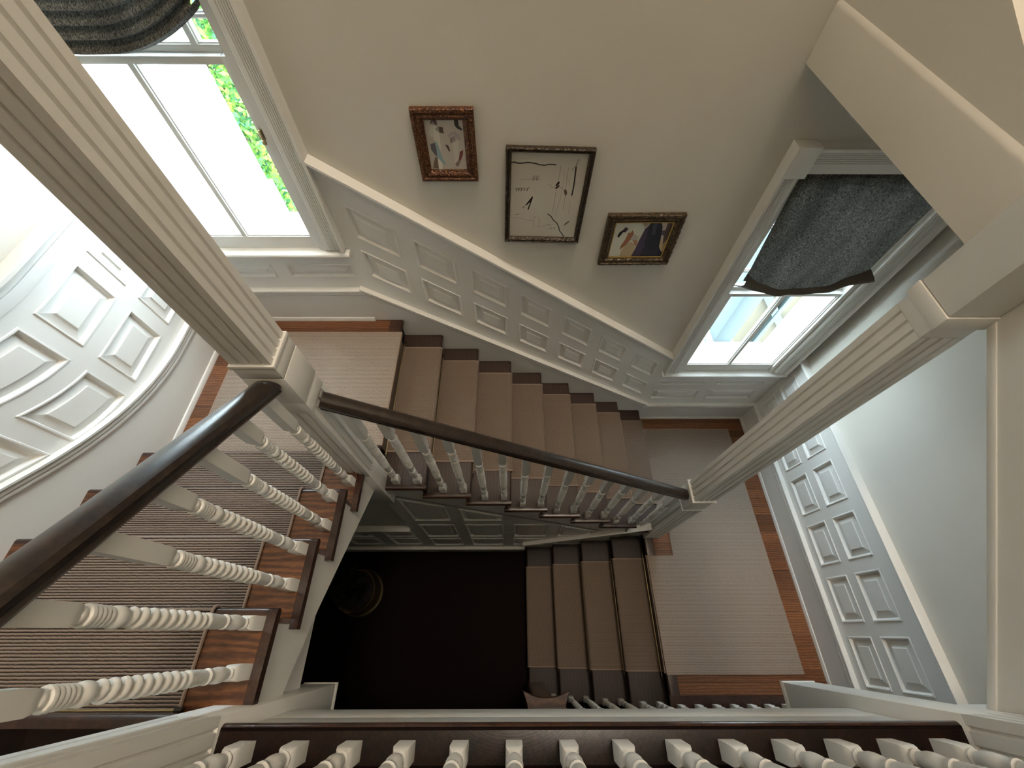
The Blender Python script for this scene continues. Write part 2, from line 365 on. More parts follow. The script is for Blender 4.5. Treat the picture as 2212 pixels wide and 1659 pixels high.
bb = base_run('baseboard_back', 'white baseboard along the back wall, level on the landings and sloping beside the steps', backmap, XL, -1.05, Z_LEFT)
mb = MB(); sweep(mb, [(-.02, 0), (.006, 0), (.006, .60), (-.02, .60)], backmap, [-1.05, 1.46], lambda x: cap_z(x)-.66); mb.build('wall_string', M['trim'], bb)
mb = MB(); sweep(mb, CAP, backmap, [-1.062, 1.462], lambda x: cap_z(x)-.086); mb.build('base_cap', M['trim'], bb)
for nm, prof, z in (('base_panel', [(-.02, 0), (.008, 0), (.008, .262), (-.02, .262)], Z_RIGHT), ('base_cap', CAP, Z_RIGHT+.256), ('shoe_molding', SHOE, Z_RIGHT)):
    mb = MB(); sweep(mb, prof, backmap, [1.44, XR], K(z)); mb.build(nm, M['trim'], bb)

# right wall
o = Z_RIGHT
wainscot(rightmap, -1.2, YB, [(-.755+.4125*i, -.755+.4125*i+.324) for i in range(7)], [K(o+.30), K(o+.413), K(o+.655), K(o+.737), K(o+.988), K(o+1.15)], WALL_RIGHT)
base_run('baseboard_right', 'bright white baseboard along the right landing wall', rightmap, -1.2, YB, Z_RIGHT)
t2 = struct('trim_2', 'level chair rail on the right wall, warm lit on top', 'trim', (XR, 0, o+1.12))
mb = MB(); sweep(mb, rail_prof(.042, .045), rightmap, [-1.2, YB], K(o+1.125)); mb.build('chair_rail', M['trim'], t2)

# left wall: level along the landing, then sweeping up with the flight
def ease(y0, h, k=.685):
    def f(y):
        if y >= y0+h: return 0.
        if y <= y0-h: return k*(y0-y)
        return k*(y0+h-y)**2/(4*h)
    return f
Ec, Ep, Eu, Er = ease(1.12, .5), ease(1.0, .25), ease(1.03, .28), ease(1.02, .32)
z = Z_LEFT
wainscot(leftmap, -1.2, YB, [(-.895+.4275*i, -.895+.4275*i+.34) for i in range(7)],
         [lambda y: z+.29+Ec(y), lambda y: z+.440+Ep(y), lambda y: z+.688+Eu(y)*1.05, lambda y: z+.776+Eu(y), lambda y: z+1.026+Er(y)*1.02, lambda y: z+1.19+Er(y)], WALL_LEFT, n=14)
lb = struct('baseboard_left', 'white baseboard that curves from the left landing up along the steps', 'baseboard', (XL, 1.5, z))
ys = span(YB, -.6, 54)
mb = MB(); sweep(mb, [(-.02, -.5), (.006, -.5), (.006, .27), (-.02, .27)], leftmap, ys, lambda y: z+Ec(y)); mb.build('wall_string', M['trim'], lb)
mb = MB(); sweep(mb, CAP, leftmap, ys, lambda y: z+.264+Ec(y)); mb.build('base_cap', M['trim'], lb)
mb = MB(); sweep(mb, SHOE, leftmap, [YB, Y1-.02], K(z)); mb.build('shoe_molding', M['trim'], lb)
t3 = struct('trim_3', 'chair rail on the left wall, sweeping upward beside the left flight', 'trim', (XL, 1.5, z+1.2))
mb = MB(); sweep(mb, rail_prof(.058, .05), leftmap, ys, lambda y: z+1.172+Er(y)); mb.build('chair_rail', M['trim'], t3)
mb = MB(); sweep(mb, [(-.02,0),(.008,0),(.012,.03),(.006,.05),(-.02,.05)], leftmap, ys, lambda y: z+1.095+Er(y)); mb.build('bed_molding', M['trim'], t3)

# wall under the stair: three rows of panels cut by the string of the flight
def under_panels():
    top = lambda x: nose_back(x) - .46
    cc = [(-.83, -.51), (-.41, -.07), (.03, .36), (.46, .79)]
    for a, b in cc:
        for z0, z1 in ((.36, .70), (.80, 1.31), (1.46, 2.2)):
            if min(top(a), top(b)) < z0+.09: continue
            panel(undermap, a, b, K(z0), (lambda x, z1=z1: min(z1, top(x)-.04)), WALL_UNDER, 1, .7)
    for a, b in ((-2.1, -1.78), (-1.68, -1.36), (-1.24, -.95)):
        panel(undermap, a, b, K(.40), K(.72), WALL_UNDER, 1, .7); panel(undermap, a, b, K(.79), K(1.03), WALL_UNDER, 1, .7)
    # frame around them
    mb = MB()
    def strip(a, b, lo, hi):
        if hi(a) - lo(a) > 0 or hi(b) - lo(b) > 0: mb.add([undermap(a, lo(a), 0), undermap(b, lo(b), 0), undermap(b, max(lo(b), hi(b)), 0), undermap(a, max(lo(a), hi(a)), 0)], [(0,1,2,3)])
    ed = [-.93] + [e for c in cc for e in c] + [1.10]
    for a, b in zip(ed[0::2], ed[1::2]): strip(a, b, K(0), top)
    for a, b in cc:
        t = min(top(a), top(b)); rows = [(z0, z1) for z0, z1 in ((.36, .70), (.80, 1.31), (1.46, 2.2)) if t >= z0+.09]
        lo = 0
        for z0, z1 in rows:
            strip(a, b, K(lo), K(z0)); hi = z1; lo = hi
            last = (lambda x, z1=z1: min(z1, top(x)-.04))
        strip(a, b, last, top)
    for a, b in ((XL, -2.1), (-1.78, -1.68), (-1.36, -1.24), (-.95, -.93)): strip(a, b, K(0), K(1.14))
    for a, b in ((-2.1, -1.78), (-1.68, -1.36), (-1.24, -.95)):
        for p, q in ((0, .40), (.72, .79), (1.03, 1.14)): strip(a, b, K(p), K(q))
    mb.build('wainscot_frame', M['trim'], WALL_UNDER, smooth=0)
    mb = MB(); sweep(mb, [(-.02,0),(.015,0),(.015,.17),(.03,.19),(.03,.23),(-.02,.25)], undermap, [XL, X9-4*T3-.02], K(0)); mb.build('base_cap', M['trim'], WALL_UNDER)
    mb = MB(); sweep(mb, [(-.02,0),(.02,.0),(.03,.03),(-.02,.04)], undermap, [XL, -.93], K(1.13)); mb.build('chair_rail', M['trim'], WALL_UNDER)
    mb = MB(); sweep(mb, CAP, undermap, [X9-4*T3-.05, 1.28], lambda x: nose_low(x)+.24); mb.build('base_cap', M['trim'], WALL_UNDER)
under_panels()

# ------------------------------------------------------------------ windows
def casing_prof(w, flip):
    p = [(0, -.02), (0, .052), (.004, .056), (.016, .056), (.022, .036), (.026, .026), (.030, .024)]
    for i in range(5):
        a = .032 + i*.0105; p += [(a, .022), (a+.0026, .029), (a+.0078, .029), (a+.0104, .022)]
    p += [(.090, .028), (w-.006, .026), (w, .018), (w, -.02)]
    return [((w-a if flip else a), d) for a, d in p]
def window(n, label, o, sash_x, mull, z_sill, glass_lo, meet, upper_cols, upper_rows, z_head, sill_x, cas):
    """Double-hung window. SASH_X: glass edges, MULL: mid bar, MEET: meeting rail, CAS: casing widths (left, right) and head."""
    w = struct('window_%d' % n, label, 'window', ((o['x0']+o['x1'])/2, YB, z_sill))
    (xl, xr), (m0, m1) = sash_x, meet
    # casing
    (la, lb_), (ra, rb) = cas
    for a, b, fl in ((la, lb_, False), (ra, rb, True)):
        mb = MB(); mb.prism([(a+p, YB-d) for p, d in casing_prof(b-a, fl)], 'z', z_sill+.02, z_head); mb.build('casing', M['trim'], w, smooth=0)
    hd = MB(); hd.prism([(YB-d, z_head+p) for p, d in casing_prof(.15, True)], 'x', lb_, ra); hd.build('casing', M['trim'], w, smooth=0)
    for a, b in ((la, lb_), (ra, rb)):
        MB().box(a-.004, b+.004, YB-.060, YB+.02, z_head-.002, z_head+.16).build('corner_block', M['trim'], w, bevel=.003)
    # frame lining with stop beads
    mb = MB(); y0, y1 = YB-.004, YB+.30
    mb.box(o['x0']-.002, o['x0']+.022, y0, y1, o['z0'], o['z1']); mb.box(o['x1']-.022, o['x1']+.002, y0, y1, o['z0'], o['z1'])
    mb.box(o['x0'], o['x1'], y0, y1, o['z1']-.022, o['z1']+.002); mb.box(o['x0'], o['x1'], YB+.04, y1+.05, o['z0'], o['z0']+.03)
    for x0, x1 in ((o['x0']+.022, o['x0']+.038), (o['x1']-.038, o['x1']-.022)): mb.box(x0, x1, y0, y0+.022, z_sill, o['z1'])
    mb.build('window_frame', M['trim'], w, smooth=0)
    # sill
    mb = MB(); mb.prism([(YB+.05, z_sill-.032), (YB-.036, z_sill-.032), (YB-.046, z_sill-.026), (YB-.050, z_sill-.016), (YB-.046, z_sill-.006), (YB-.036, z_sill), (YB+.05, z_sill+.004)], 'x', sill_x[0], sill_x[1]); mb.build('window_sill', M['trim'], w)
    # sashes
    def sash(y, z0, z1, rail_lo, rail_hi, vbars, hbars, st):
        mb = MB(); a, b = xl-st, xr+st
        mb.box(a, xl, y, y+.04, z0, z1); mb.box(xr, b, y, y+.04, z0, z1)
        mb.box(xl, xr, y, y+.04, z0, z0+rail_lo); mb.box(xl, xr, y, y+.04, z1-rail_hi, z1)
        # moulded inner edge
        for q in ((xl, xl+.006, z0+rail_lo, z1-rail_hi), (xr-.006, xr, z0+rail_lo, z1-rail_hi)): mb.box(q[0], q[1], y+.010, y+.034, q[2], q[3])
        for zz in (z0+rail_lo, z1-rail_hi-.006): mb.box(xl, xr, y+.010, y+.034, zz, zz+.006)
        s = mb.build('sash', M['trim'], w, bevel=.002)
        for x in vbars:
            m = MB(); m.prism([(x-.023, y+.038), (x-.023, y+.020), (x-.019, y+.012), (x-.015, y+.010), (x-.013, y+.002), (x+.013, y+.002), (x+.015, y+.010), (x+.019, y+.012), (x+.023, y+.020), (x+.023, y+.038)], 'z', z0+rail_lo, z1-rail_hi); m.build('muntin', M['trim'], s)
        for q in hbars:
            m = MB(); m.prism([(y+.030, q-.013), (y+.016, q-.013), (y+.012, q-.007), (y+.005, q-.005), (y+.005, q+.005), (y+.012, q+.007), (y+.016, q+.013), (y+.030, q+.013)], 'x', xl, xr); m.build('muntin', M['trim'], s)
        xe = [xl] + vbars + [xr]; ze = [z0+rail_lo] + hbars + [z1-rail_hi]
        for p0, p1 in zip(xe, xe[1:]):
            for q0, q1 in zip(ze, ze[1:]):
                MB().box(p0+.001, p1-.001, y+.021, y+.025, q0+.001, q1-.001).build('pane', M['glass'], s, smooth=0)
        return s
    sash(YB+.016, z_sill+.004, m1, glass_lo-z_sill-.004, m1-m0, [mull], [], .05)
    sash(YB+.060, m0, o['z1']-.022, .055, .05, upper_cols, upper_rows, .05)
    return w
def along(v, c, y): return c + (v-c)*y/YB             # measured on the wall plane, moved out along the sight line
k_ = (YB+.03)/YB
WIN1 = window(1, 'tall bright sash window above the left landing', W1, (-2.035*k_, -1.233*k_), -1.635*k_, 3.303, HC-(HC-3.415)*k_, (HC-(HC-4.302)*k_, HC-(HC-4.330)*k_), [-1.95, -1.66, -1.36], [4.44, 4.82], 5.26, (XL-.02, -1.028), ((-2.168, -2.075), (-1.168, -1.050)))
WIN2 = window(2, 'sash window above the right landing with a half lowered dark blind', W2, (1.605*k_, 2.385*k_), 1.993*k_, 1.882, HC-(HC-2.024)*k_, (HC-(HC-2.896)*k_, HC-(HC-2.924)*k_), [1.74, 2.02, 2.3], [3.06, 3.42], 3.82, (1.424, 2.60), ((1.432, 1.548), (2.463, 2.580)))
# brass sash catch on the inner frame of window 1
mb = MB(); mb.box(-1.232, -1.220, YB-.012, YB+.012, 3.98, 4.03); mb.box(-1.236, -1.216, YB-.018, YB-.008, 3.965, 3.985); mb.build('sash_catch', M['brass'], WIN1, bevel=.002)

# blinds
def blind_1():
    zb = lambda x: 4.345 + .62*(max(0, abs(x+1.70)-.06))**1.75
    x0, x1 = -2.07, -1.20; nx = 40; ztop = 5.255
    b = thing('window_blind', 'dark grey linen blind with a sagging pleated hem, over the left window', 'blind', (-1.635, YB-.01, ztop))
    prof = [(1.0, 0.0), (.8, .004), (.6, .008), (.45, .012), (.36, .022), (.33, .04), (.30, .035), (.285, .012), (.26, .02)]
    for i in range(5):
        q = .235 - i*.048; prof += [(q, .030+i*.006), (q-.012, .046+i*.007), (q-.028, .048+i*.007), (q-.036, .026+i*.006)]
    prof += [(0.0, .04), (.008, .012), (.03, .006)]
    rows = []
    for t, d in prof:
        row = []
        for i in range(nx+1):
            x = lerp(x0, x1, i/nx); z0 = zb(x)
            zz = z0 + t*(ztop-4.36) if t < .5 else lerp(z0 + .5*(ztop-4.36), ztop, (t-.5)/.5)
            wr = .006*math.sin(9*x+7*t)*(1-t)
            row.append((x, YB-.005-d-wr, zz))
        rows.append(row)
    mb = MB(); mb.rings(rows, close=False, cap=False); mb.build('blind_fabric', M['blind'], b, smooth=1.0)
    MB().box(x0, x1, YB-.02, YB+.01, ztop-.02, ztop+.02).build('head_rail', M['blind'], b, bevel=.003)
blind_1()
def blind_2():
    b = thing('window_blind', 'dark charcoal linen blind hanging flat over the right window with a curled hem', 'blind', (2.0, YB-.01, 3.81))
    nx, nz = 40, 40; rows = []; ztop = 3.82
    zbot = lambda s: 2.965 + .42*abs(s-.45)**2
    wave = lambda s, t: .007*math.sin(17*s+2*t)*t + .004*math.sin(31*s-3*t)*t
    for j in range(nz+1):
        t = j/nz; row = []
        for i in range(nx+1):
            s = i/nx
            xl = lerp(1.560, 1.606, min(1, t/.85)**1.4); xr = lerp(2.452, 2.412, t**.7)
            row.append((lerp(xl, xr, s), YB-.008 - .030*math.sin(math.pi*min(1, t*1.05)*.55)*(.35+.65*math.sin(math.pi*s)) - wave(s, t), lerp(ztop, zbot(s)+.015, t)))
        rows.append(row)
    mb = MB(); mb.rings(rows, close=False, cap=False); mb.build('blind_fabric', M['blind'], b, smooth=1.0)
    rows = []
    for j in range(11):
        t = j/10; row = []
        for i in range(nx+1):
            s = i/nx; e = (abs(s-.5)*2)**5
            x = lerp(1.606 - .052*t, 2.412 + .055*t, s)
            z = zbot(s) + .034 - .044*t + .045*e*(1-t)
            y = YB-.012 - .030*(.35+.65*math.sin(math.pi*s)) - wave(s, 1) - .004 - .020*math.sin(t*math.pi*.75) - .045*e*math.sin(t*math.pi)
            row.append((x, y, z))
        rows.append(row)
    back = [[(p[0], p[1]+.006, p[2]) for p in r] for r in rows[::-1]]
    mb = MB(); mb.rings(rows + back, close=False, cap=False); mb.build('hem', M['blind_hem'], b, smooth=1.0)
    MB().box(1.556, 2.46, YB-.024, YB+.012, ztop-.02, ztop+.004).build('head_rail', M['blind'], b, bevel=.003)
blind_2()

# ------------------------------------------------------------------ outside
tag(MB().box(-14, 14, YB+.35, 22, -.2, 0).build('ground', M['paving'], smooth=0), 'pale ground outside the windows', 'ground', kind='structure')
ow = MB().box(-9, -2.51, 3.75, 4.0, 0, 7.5); ow.box(-9, -2.47, 3.74, 4.02, 0, 2.60)
tag(ow.build('wall_outside', M['outside_white'], smooth=0), 'tall white rendered wall close outside the left window', 'wall', kind='structure')
def leaves(mb, c, rad, n, size, mi=0):
    for _ in range(n):
        while True:
            p = Vector((random.uniform(-1,1), random.uniform(-1,1), random.uniform(-1,1)))
            if .35 < p.length < 1: break
        p = Vector(c) + Vector((p.x*rad[0], p.y*rad[1], p.z*rad[2]))
        a = Vector((random.gauss(0,1), random.gauss(0,1), random.gauss(0,1))).normalized(); b = a.orthogonal().normalized(); s = size*random.uniform(.6, 1.3)
        mb.add([p-a*s, p+b*s*.45, p+a*s, p-b*s*.45], [(0,1,2,3)], mi)
def shrub(c, rad, n, label, size=.09, mats=None):
    t = thing('garden_shrub', label, 'shrub', (c[0], c[1], 0), 'shrubs outside the left window')
    mb = MB(); leaves(mb, c, rad, n, size); f = mb.build('foliage', mats or M['leaf'], t, smooth=0); f['kind'] = 'stuff'
    mb = MB(); mb.tube([(c[0], c[1], 0), (c[0]+.05, c[1], c[2]*.6), (c[0]-.03, c[1]+.05, c[2]+rad[2]*.5)], .05, 8)
    for i in range(5):
        a = i*1.25; mb.tube([(c[0], c[1], c[2]*.5), (c[0]+rad[0]*.6*math.cos(a), c[1]+rad[1]*.6*math.sin(a), c[2]+rad[2]*.35)], .018, 6)
    mb.build('trunk', M['bark'], t)
shrub((-3.6, 6.4, 2.0), (1.3, .9, 2.1), 12000, 'tall yellow green shrub showing past the edge of the white wall', .055)
shrub((-5.4, 8.2, 2.4), (1.6, 1.0, 2.4), 7000, 'green shrub behind the tall one, half hidden by the white wall', .07)
shrub((-1.6, 7.2, 1.15), (.9, .7, 1.1), 4500, 'low russet shrub beside the tall green one', .055, M['autumn'])
# porch seen through the right window
def porch():
    p = thing('porch', 'pale porch with grey glazing bars, seen through the right window', 'porch', (3.4, 3.3, 0))
    MB().box(2.58, 2.80, 3.16, 3.50, .96, 4).build('post', M['teal'], p, bevel=.01)
    MB().box(2.54, 2.84, 3.12, 3.52, .90, .97).build('post_base', M['outside_white'], p, bevel=.008)
    MB().box(2.70, 2.86, 3.18, 3.50, 0, .90).build('plinth', M['teal'], p, bevel=.01)
    MB().box(2.80, 6.5, 3.30, 3.45, 0, 4).build('rear_panel', M['cream'], p)
    MB().box(3.125, 3.18, 3.20, 3.30, 0, 4).build('glazing_bar', M['teal'], p, bevel=.005)
    MB().box(3.45, 3.62, 3.18, 3.30, 0, 4).build('glazing_bar', M['teal'], p, bevel=.005)
    mb = MB(); mb.prism([(2.80, 1.76), (2.88, 1.80), (3.46, 1.12), (3.40, 1.06)], 'y', 3.21, 3.30); mb.build('brace', M['teal'], p)
porch()

# ------------------------------------------------------------------ stairs
TH = .032                                                # tread thickness
def tread_box(mb, x0, x1, y0, y1, ztop, front, th=TH):
    """Board with one rounded nosing: FRONT is '+x', '-x' or '+y'."""
    q = [(-th/2*0, 0)]
    c = [(math.cos(a), math.sin(a)) for a in span(-math.pi/2, math.pi/2, 8)]
    r = th/2
    if front == '+x': mb.prism([(x0, ztop-th)] + [(x1-r+r*cx, ztop-r+r*s) for cx, s in c] + [(x0, ztop)], 'y', y0, y1)
    if front == '-x': mb.prism([(x1, ztop-th)] + [(x0+r-r*cx, ztop-r+r*s) for cx, s in c] + [(x1, ztop)], 'y', y0, y1)
    if front == '+y': mb.prism([(y0, ztop-th)] + [(y1-r+r*cx, ztop-r+r*s) for cx, s in c] + [(y0, ztop)], 'x', x0, x1)
    if front == '-y': mb.prism([(y1, ztop-th)] + [(y0+r-r*cx, ztop-r+r*s) for cx, s in c] + [(y1, ztop)], 'x', x0, x1)
    return mb
def cove(mb, *a): return mb
# back flight: down from the left landing to the right landing
bf = thing('stair_flight', 'middle flight of dark treads along the back wall, between the two landings', 'stairs', (X0, 1.4, Z_RIGHT), 'flights of the staircase')
xn = [X0+i*T for i in range(9)]
for i in range(1, 9):
    zt = Z_LEFT-i*R
    t = tread_box(MB(), xn[i-1]-.03, xn[i], YS+.030, YB-.004, zt, '+x').build('tread', M['tread_long'], bf)
    rb = MB(); tread_box(rb, xn[i-1]-.055, xn[i]-.001, YS, YS+.031, zt, '-y'); rb.box(xn[i-1]-.045, xn[i]-.02, YS+.014, YS+.03, zt-TH-.014, zt-TH)
    rb.build('return_nosing', M['nosing'], t)
for i in range(1, 10):
    zt = Z_LEFT-i*R
    MB().box(xn[i-1]-.048, xn[i-1]-.03, YS+.03, YB-.004, zt, zt+R-TH).build('riser', M['tread_long'], bf)
pts = []
for i in range(1, 9): pts += [(xn[i-1]-.03, Z_LEFT-(i-1)*R-TH-.002 if i > 1 else Z_LEFT-R-TH-.002), (xn[i-1]-.03, Z_LEFT-i*R-TH-.002)]
pts = [(xn[0]+.015, Z_LEFT-R-TH)]
for i in range(1, 9): pts += [(xn[i]-.03, Z_LEFT-i*R-TH), (xn[i]-.03, Z_LEFT-(i+1)*R-TH if i < 8 else Z_RIGHT)]
pts += [(1.288, Z_RIGHT-.03), (1.288, nose_back(1.288)-.42), (X0+.015, nose_back(X0+.015)-.42)]
MB().prism(pts, 'y', YS+.031, YS+.065).build('stringer', M['trim'], bf, smooth=0)
# left flight: up from the left landing to the upper floor
lf = thing('stair_flight', 'upper flight of wide treads rising beside the sweeping left wall', 'stairs', (-1.5, Y1, Z_LEFT), 'flights of the staircase')
yn = [Y1-(k-1)*T2 for k in range(0, 7)]                  # yn[k]: nosing of step k
for k in range(1, 5):
    zt = Z_LEFT+k*R
    t = MB().box(XL+.004, XS-.0335, yn[k+1]-.03, yn[k]-.024, zt-TH, zt).build('tread', M['tread'], lf)
    tread_box(MB(), XL+.004, XS-.0335, yn[k]-.0238, yn[k], zt, '+y').build('nosing_strip', M['nosing'], t)
    ya = yn[k] if k > 1 else .786
    rb = MB(); tread_box(rb, XS-.033, XS, yn[k+1]-.066, ya-.001, zt, '+y'); rb.box(XS-.032, XS-.014, yn[k+1]-.055, ya-.02, zt-TH-.014, zt-TH)
    rb.build('return_nosing', M['nosing'], t)
for k in range(1, 6): MB().box(XL+.004, XS-.03, yn[k]-.048, yn[k]-.03, Z_LEFT+(k-1)*R, Z_LEFT+k*R-TH).build('riser', M['nosing'] if k == 5 else M['tread'], lf)
pts = [(.788, Z_LEFT+R-TH)]
for k in range(1, 5): pts += [(yn[k+1]-.03, Z_LEFT+k*R-TH), (yn[k+1]-.03, Z_LEFT+(k+1)*R-TH)]
pts = pts[:-1] + [(-.20, Z_LEFT+4*R-TH), (-.20, nose_left(-.17)-.44), (.10, nose_left(.10)-.42), (.788, nose_left(.788)-.42)]
MB().prism(pts, 'x', XS-.065, XS-.032).build('stringer', M['trim'], lf, smooth=0)
MB().prism([(.9, nose_left(.9)-.40), (-.22, nose_left(-.22)-.40), (-.22, nose_left(-.22)-.43), (.9, nose_left(.9)-.43)], 'x', XL, XS-.066).build('soffit', M['wall'], lf, smooth=0)
MB().box(XS-.075, XS-.066, -.2, .12, 2.885, 3.1).build('soffit_trim', M['trim'], lf)
# lowest flight: down from the right landing to the dark ground floor
wf = thing('stair_flight', 'lowest flight of dark steps sinking into the shadow below the right landing', 'stairs', (X9, 0, 0), 'flights of the staircase')
YL = -.535
xl_ = [X9-j*T3 for j in range(6)]
for j in range(1, 5):
    zt = Z_RIGHT-j*R
    t = tread_box(MB(), xl_[j], xl_[j-1]+.03, YL+.03, YW-.001, zt, '-x').build('tread', M['low_tread_shade'], wf)
    tread_box(MB(), xl_[j]+.001, xl_[j-1]+.055, YL, YL+.031, zt, '-y').build('return_nosing', M['low_tread_shade'], t)
for j in range(1, 6): MB().box(xl_[j-1]+.03, xl_[j-1]+.048, YL+.03, YW-.001, Z_RIGHT-j*R, Z_RIGHT-(j-1)*R-TH).build('riser', M['low_tread_shade'], wf)
pts = [(X9+.03, Z_RIGHT-TH)]
for j in range(1, 5): pts += [(xl_[j-1]+.03, Z_RIGHT-j*R-TH), (xl_[j]+.03, Z_RIGHT-j*R-TH)]
pts += [(xl_[4]+.03, 0), (X9+.03, 0)]
MB().prism(pts, 'y', YL+.031, YL+.06).build('stringer', M['trim'], wf, smooth=0)

# landings: boards laid along x
PLANK = {}
def plank(x0, x1, y, ztop, parent, w=.0845, mat='plank'):
    key = (round(x1-x0, 3), w, mat)
    if key not in PLANK:
        mb = MB(); mb.box(0, x1-x0, .0007, w-.0007, -.02, 0); o = mb.build('plank', M[mat], parent, bevel=.0015, smooth=0, loc=(x0, y, ztop)); PLANK[key] = o.data; return o
    return link(PLANK[key], 'plank', parent, (x0, y, ztop))
ll = thing('stair_landing', 'left landing of reddish boards under the tall left window', 'landing', (-1.5, 1.5, Z_LEFT-.2), 'landings of the staircase')
MB().box(XL, X0-.03, .94, YB, Z_LEFT-.24, Z_LEFT-.021).build('landing_base', M['wall'], ll, smooth=0)
y = .905
while y < YB-.01:
    plank(XL+.001, X0-.10, y, Z_LEFT, ll, min(.0845, YB-y)); y += .0845
tread_box(MB(), X0-.10, X0, .942, YB-.004, Z_LEFT, '+x').build('nosing_board', M['nosing'], ll)
rl = thing('stair_landing', 'right landing of brown boards under the right window', 'landing', (2, .8, Z_RIGHT-.2), 'landings of the staircase')
MB().box(X9+.03, XR+.01, YL+.03, YB, Z_RIGHT-.26, Z_RIGHT-.021).build('landing_base', M['wall'], rl, smooth=0)
y = YL+.11
while y < YB-.01:
    plank(X9+.085, XR+.01, y, Z_RIGHT, rl, min(.0845, YB-y)); y += .0845
tread_box(MB(), X9, X9+.085, YL+.11, .80, Z_RIGHT, '-x').build('nosing_board', M['nosing'], rl)
tread_box(MB(), X9, XR, YL, YL+.11, Z_RIGHT, '-y').build('nosing_board', M['nosing'], rl)

# upper floor with its front edge
uf = struct('floor_upper', 'dark polished upper floor behind the front balusters', 'floor', (.2, -1.4, Z_UP-.3))
MB().box(XL, XR+.01, YF, -.25, Z_UP-.32, Z_UP-.021).build('floor_base', M['wall'], uf, smooth=0)
y = YF
while y < -.31:
    plank(XL+.001, XR+.01, y, Z_UP, uf, .0975, 'mahogany'); y += .0975
nb = MB()
tread_box(nb, -.835, 1.30, -.305, FY, Z_UP, '+y')
nb.build('nosing_board', M['nosing'], uf)
tread_box(MB(), XL+.004, -.97, -.33, yn[5], Z_UP, '+y').build('nosing_board', M['nosing'], uf)
MB().box(-.83, 1.295, -.275, -.240, 3.285, Z_UP-TH).build('fascia', M['trim'], uf, bevel=.002)
MB().box(-.83, 1.295, -.275, -.2395, 3.115, 3.287).build('fascia', M['trim'], uf, bevel=.003)
MB().box(-.83, 1.295, -.236, -.226, Z_UP-TH-.02, Z_UP-TH).build('cove_molding', M['trim'], uf, bevel=.004)
MB().box(1.43, XR, -.33, -.22, 3.2, Z_UP-.01).build('fascia', M['trim'], uf)

# bulkhead (edge of the landing above) and the boarded string of the next flight
mb = MB(); mb.prism([(1.288, 4.299), (1.288, 4.490), (1.291, 4.503), (1.299, 4.512), (2.63, 4.512), (2.63, 4.299)], 'y', .9385, YB+.019)
mb.prism([(.9385, 4.505), (YB+.018, 4.505), (YB+.018, 4.99), (.9385, 4.515)], 'x', 1.2985, 1.42)
tag(mb.build('ceiling_bulkhead', M['wall'], smooth=.8), 'plain plastered bulkhead hanging over the right window and landing', 'ceiling', kind='structure')
sp_ = thing('stair_string', 'closed white string of the next flight, rising beside the right front newel', 'stringer', (1.44, -.2, 3.5))
lo = lambda y: 3.629 + .618*y
MB().prism([(-.36, lo(-.36)), (.90, lo(.90)), (.90, lo(.90)+1.0), (-.36, lo(-.36)+1.0)], 'x', 1.4445, 1.60).build('string_board', M['trim'], sp_, smooth=0)
mb = MB(); mb.prism([(-.36, lo(-.36)-.002), (.84, lo(.84)-.002), (.84, lo(.84)+.028), (-.36, lo(-.36)+.028)], 'x', 1.440, 1.60); mb.build('edge_bead', M['trim'], sp_, bevel=.003)

# ------------------------------------------------------------------ carpets
def runner(name, label, path, c0, c1, axis, mat, th=.010, rnd=None):
    """PATH: (run, z) points of the steps' surface; the strip spans C0..C1 on the other axis. AXIS 'x' or 'y' is the run."""
    # offset the path outwards and round its corners a little
    P = [Vector(p) for p in path]; out = []
    for i, p in enumerate(P):
        if 0 < i < len(P)-1:
            a, b = (P[i-1]-p), (P[i+1]-p); rr = min(.014, a.length*.45, b.length*.45)
            a0, b0 = p+a.normalized()*rr, p+b.normalized()*rr
            for t in (0, .33, .67, 1):
                out.append((1-t)**2*a0 + 2*t*(1-t)*p + t*t*b0)
        else: out.append(p)
    sgn = 1 if rnd is None else rnd
    nrm = []
    for i in range(len(out)):
        d = (out[min(i+1, len(out)-1)] - out[max(i-1, 0)]).normalized(); nrm.append(Vector((-d.y, d.x))*sgn)
    g = lambda q, c: (q.x, c, q.y) if axis == 'x' else (c, q.x, q.y)
    L = [0]
    for i in range(1, len(out)): L.append(L[-1] + (out[i]-out[i-1]).length)
    mb = MB(); V = []; U = []
    for q, n, l in zip(out, nrm, L):
        for c, off in ((c0, 0.001), (c0, th), (c1, th), (c1, 0.001)): V.append(g(q + n*off, c)); U.append((c, l))
    F = []
    for i in range(len(out)-1):
        for k in range(4): F.append((4*i+k, 4*i+(k+1) % 4, 4*i+4+(k+1) % 4, 4*i+4+k))
    F += [(0,1,2,3), tuple(4*(len(out)-1)+k for k in range(4))]
    mb.add(V, F, 0, U)
    base = g(out[0], (c0+c1)/2)
    t = thing(name, label, 'carpet', base)
    mb.build('carpet_pile', mat, t, smooth=.9)
    for c in (c0, c1):
        e = MB(); e.tube([g(q + n*(th*.6), c) for q, n in zip(out, nrm)], th*.62, 6); e.build('binding', M['binding'], t)
    return t
C0, C1 = 1.072, 1.960
path = [(X0-.03, Z_LEFT)]
path = [(X0, Z_LEFT-.004), (X0, Z_LEFT-TH), (X0-.03, Z_LEFT-TH-.002)]
for i in range(1, 9): path += [(xn[i-1]-.03, Z_LEFT-i*R), (xn[i], Z_LEFT-i*R), (xn[i], Z_LEFT-i*R-TH), (xn[i]-.03, Z_LEFT-i*R-TH-.002)]
path += [(xn[8]-.03, Z_RIGHT)]
runner('stair_runner', 'brown ribbed carpet running down the middle flight along the back wall', path, C0, C1, 'x', M['fine'])
path = [(yn[1]+.002, Z_LEFT+.001), (yn[1]-.03, Z_LEFT+.001)]
path = [(yn[1]-.03, Z_LEFT+.012)]
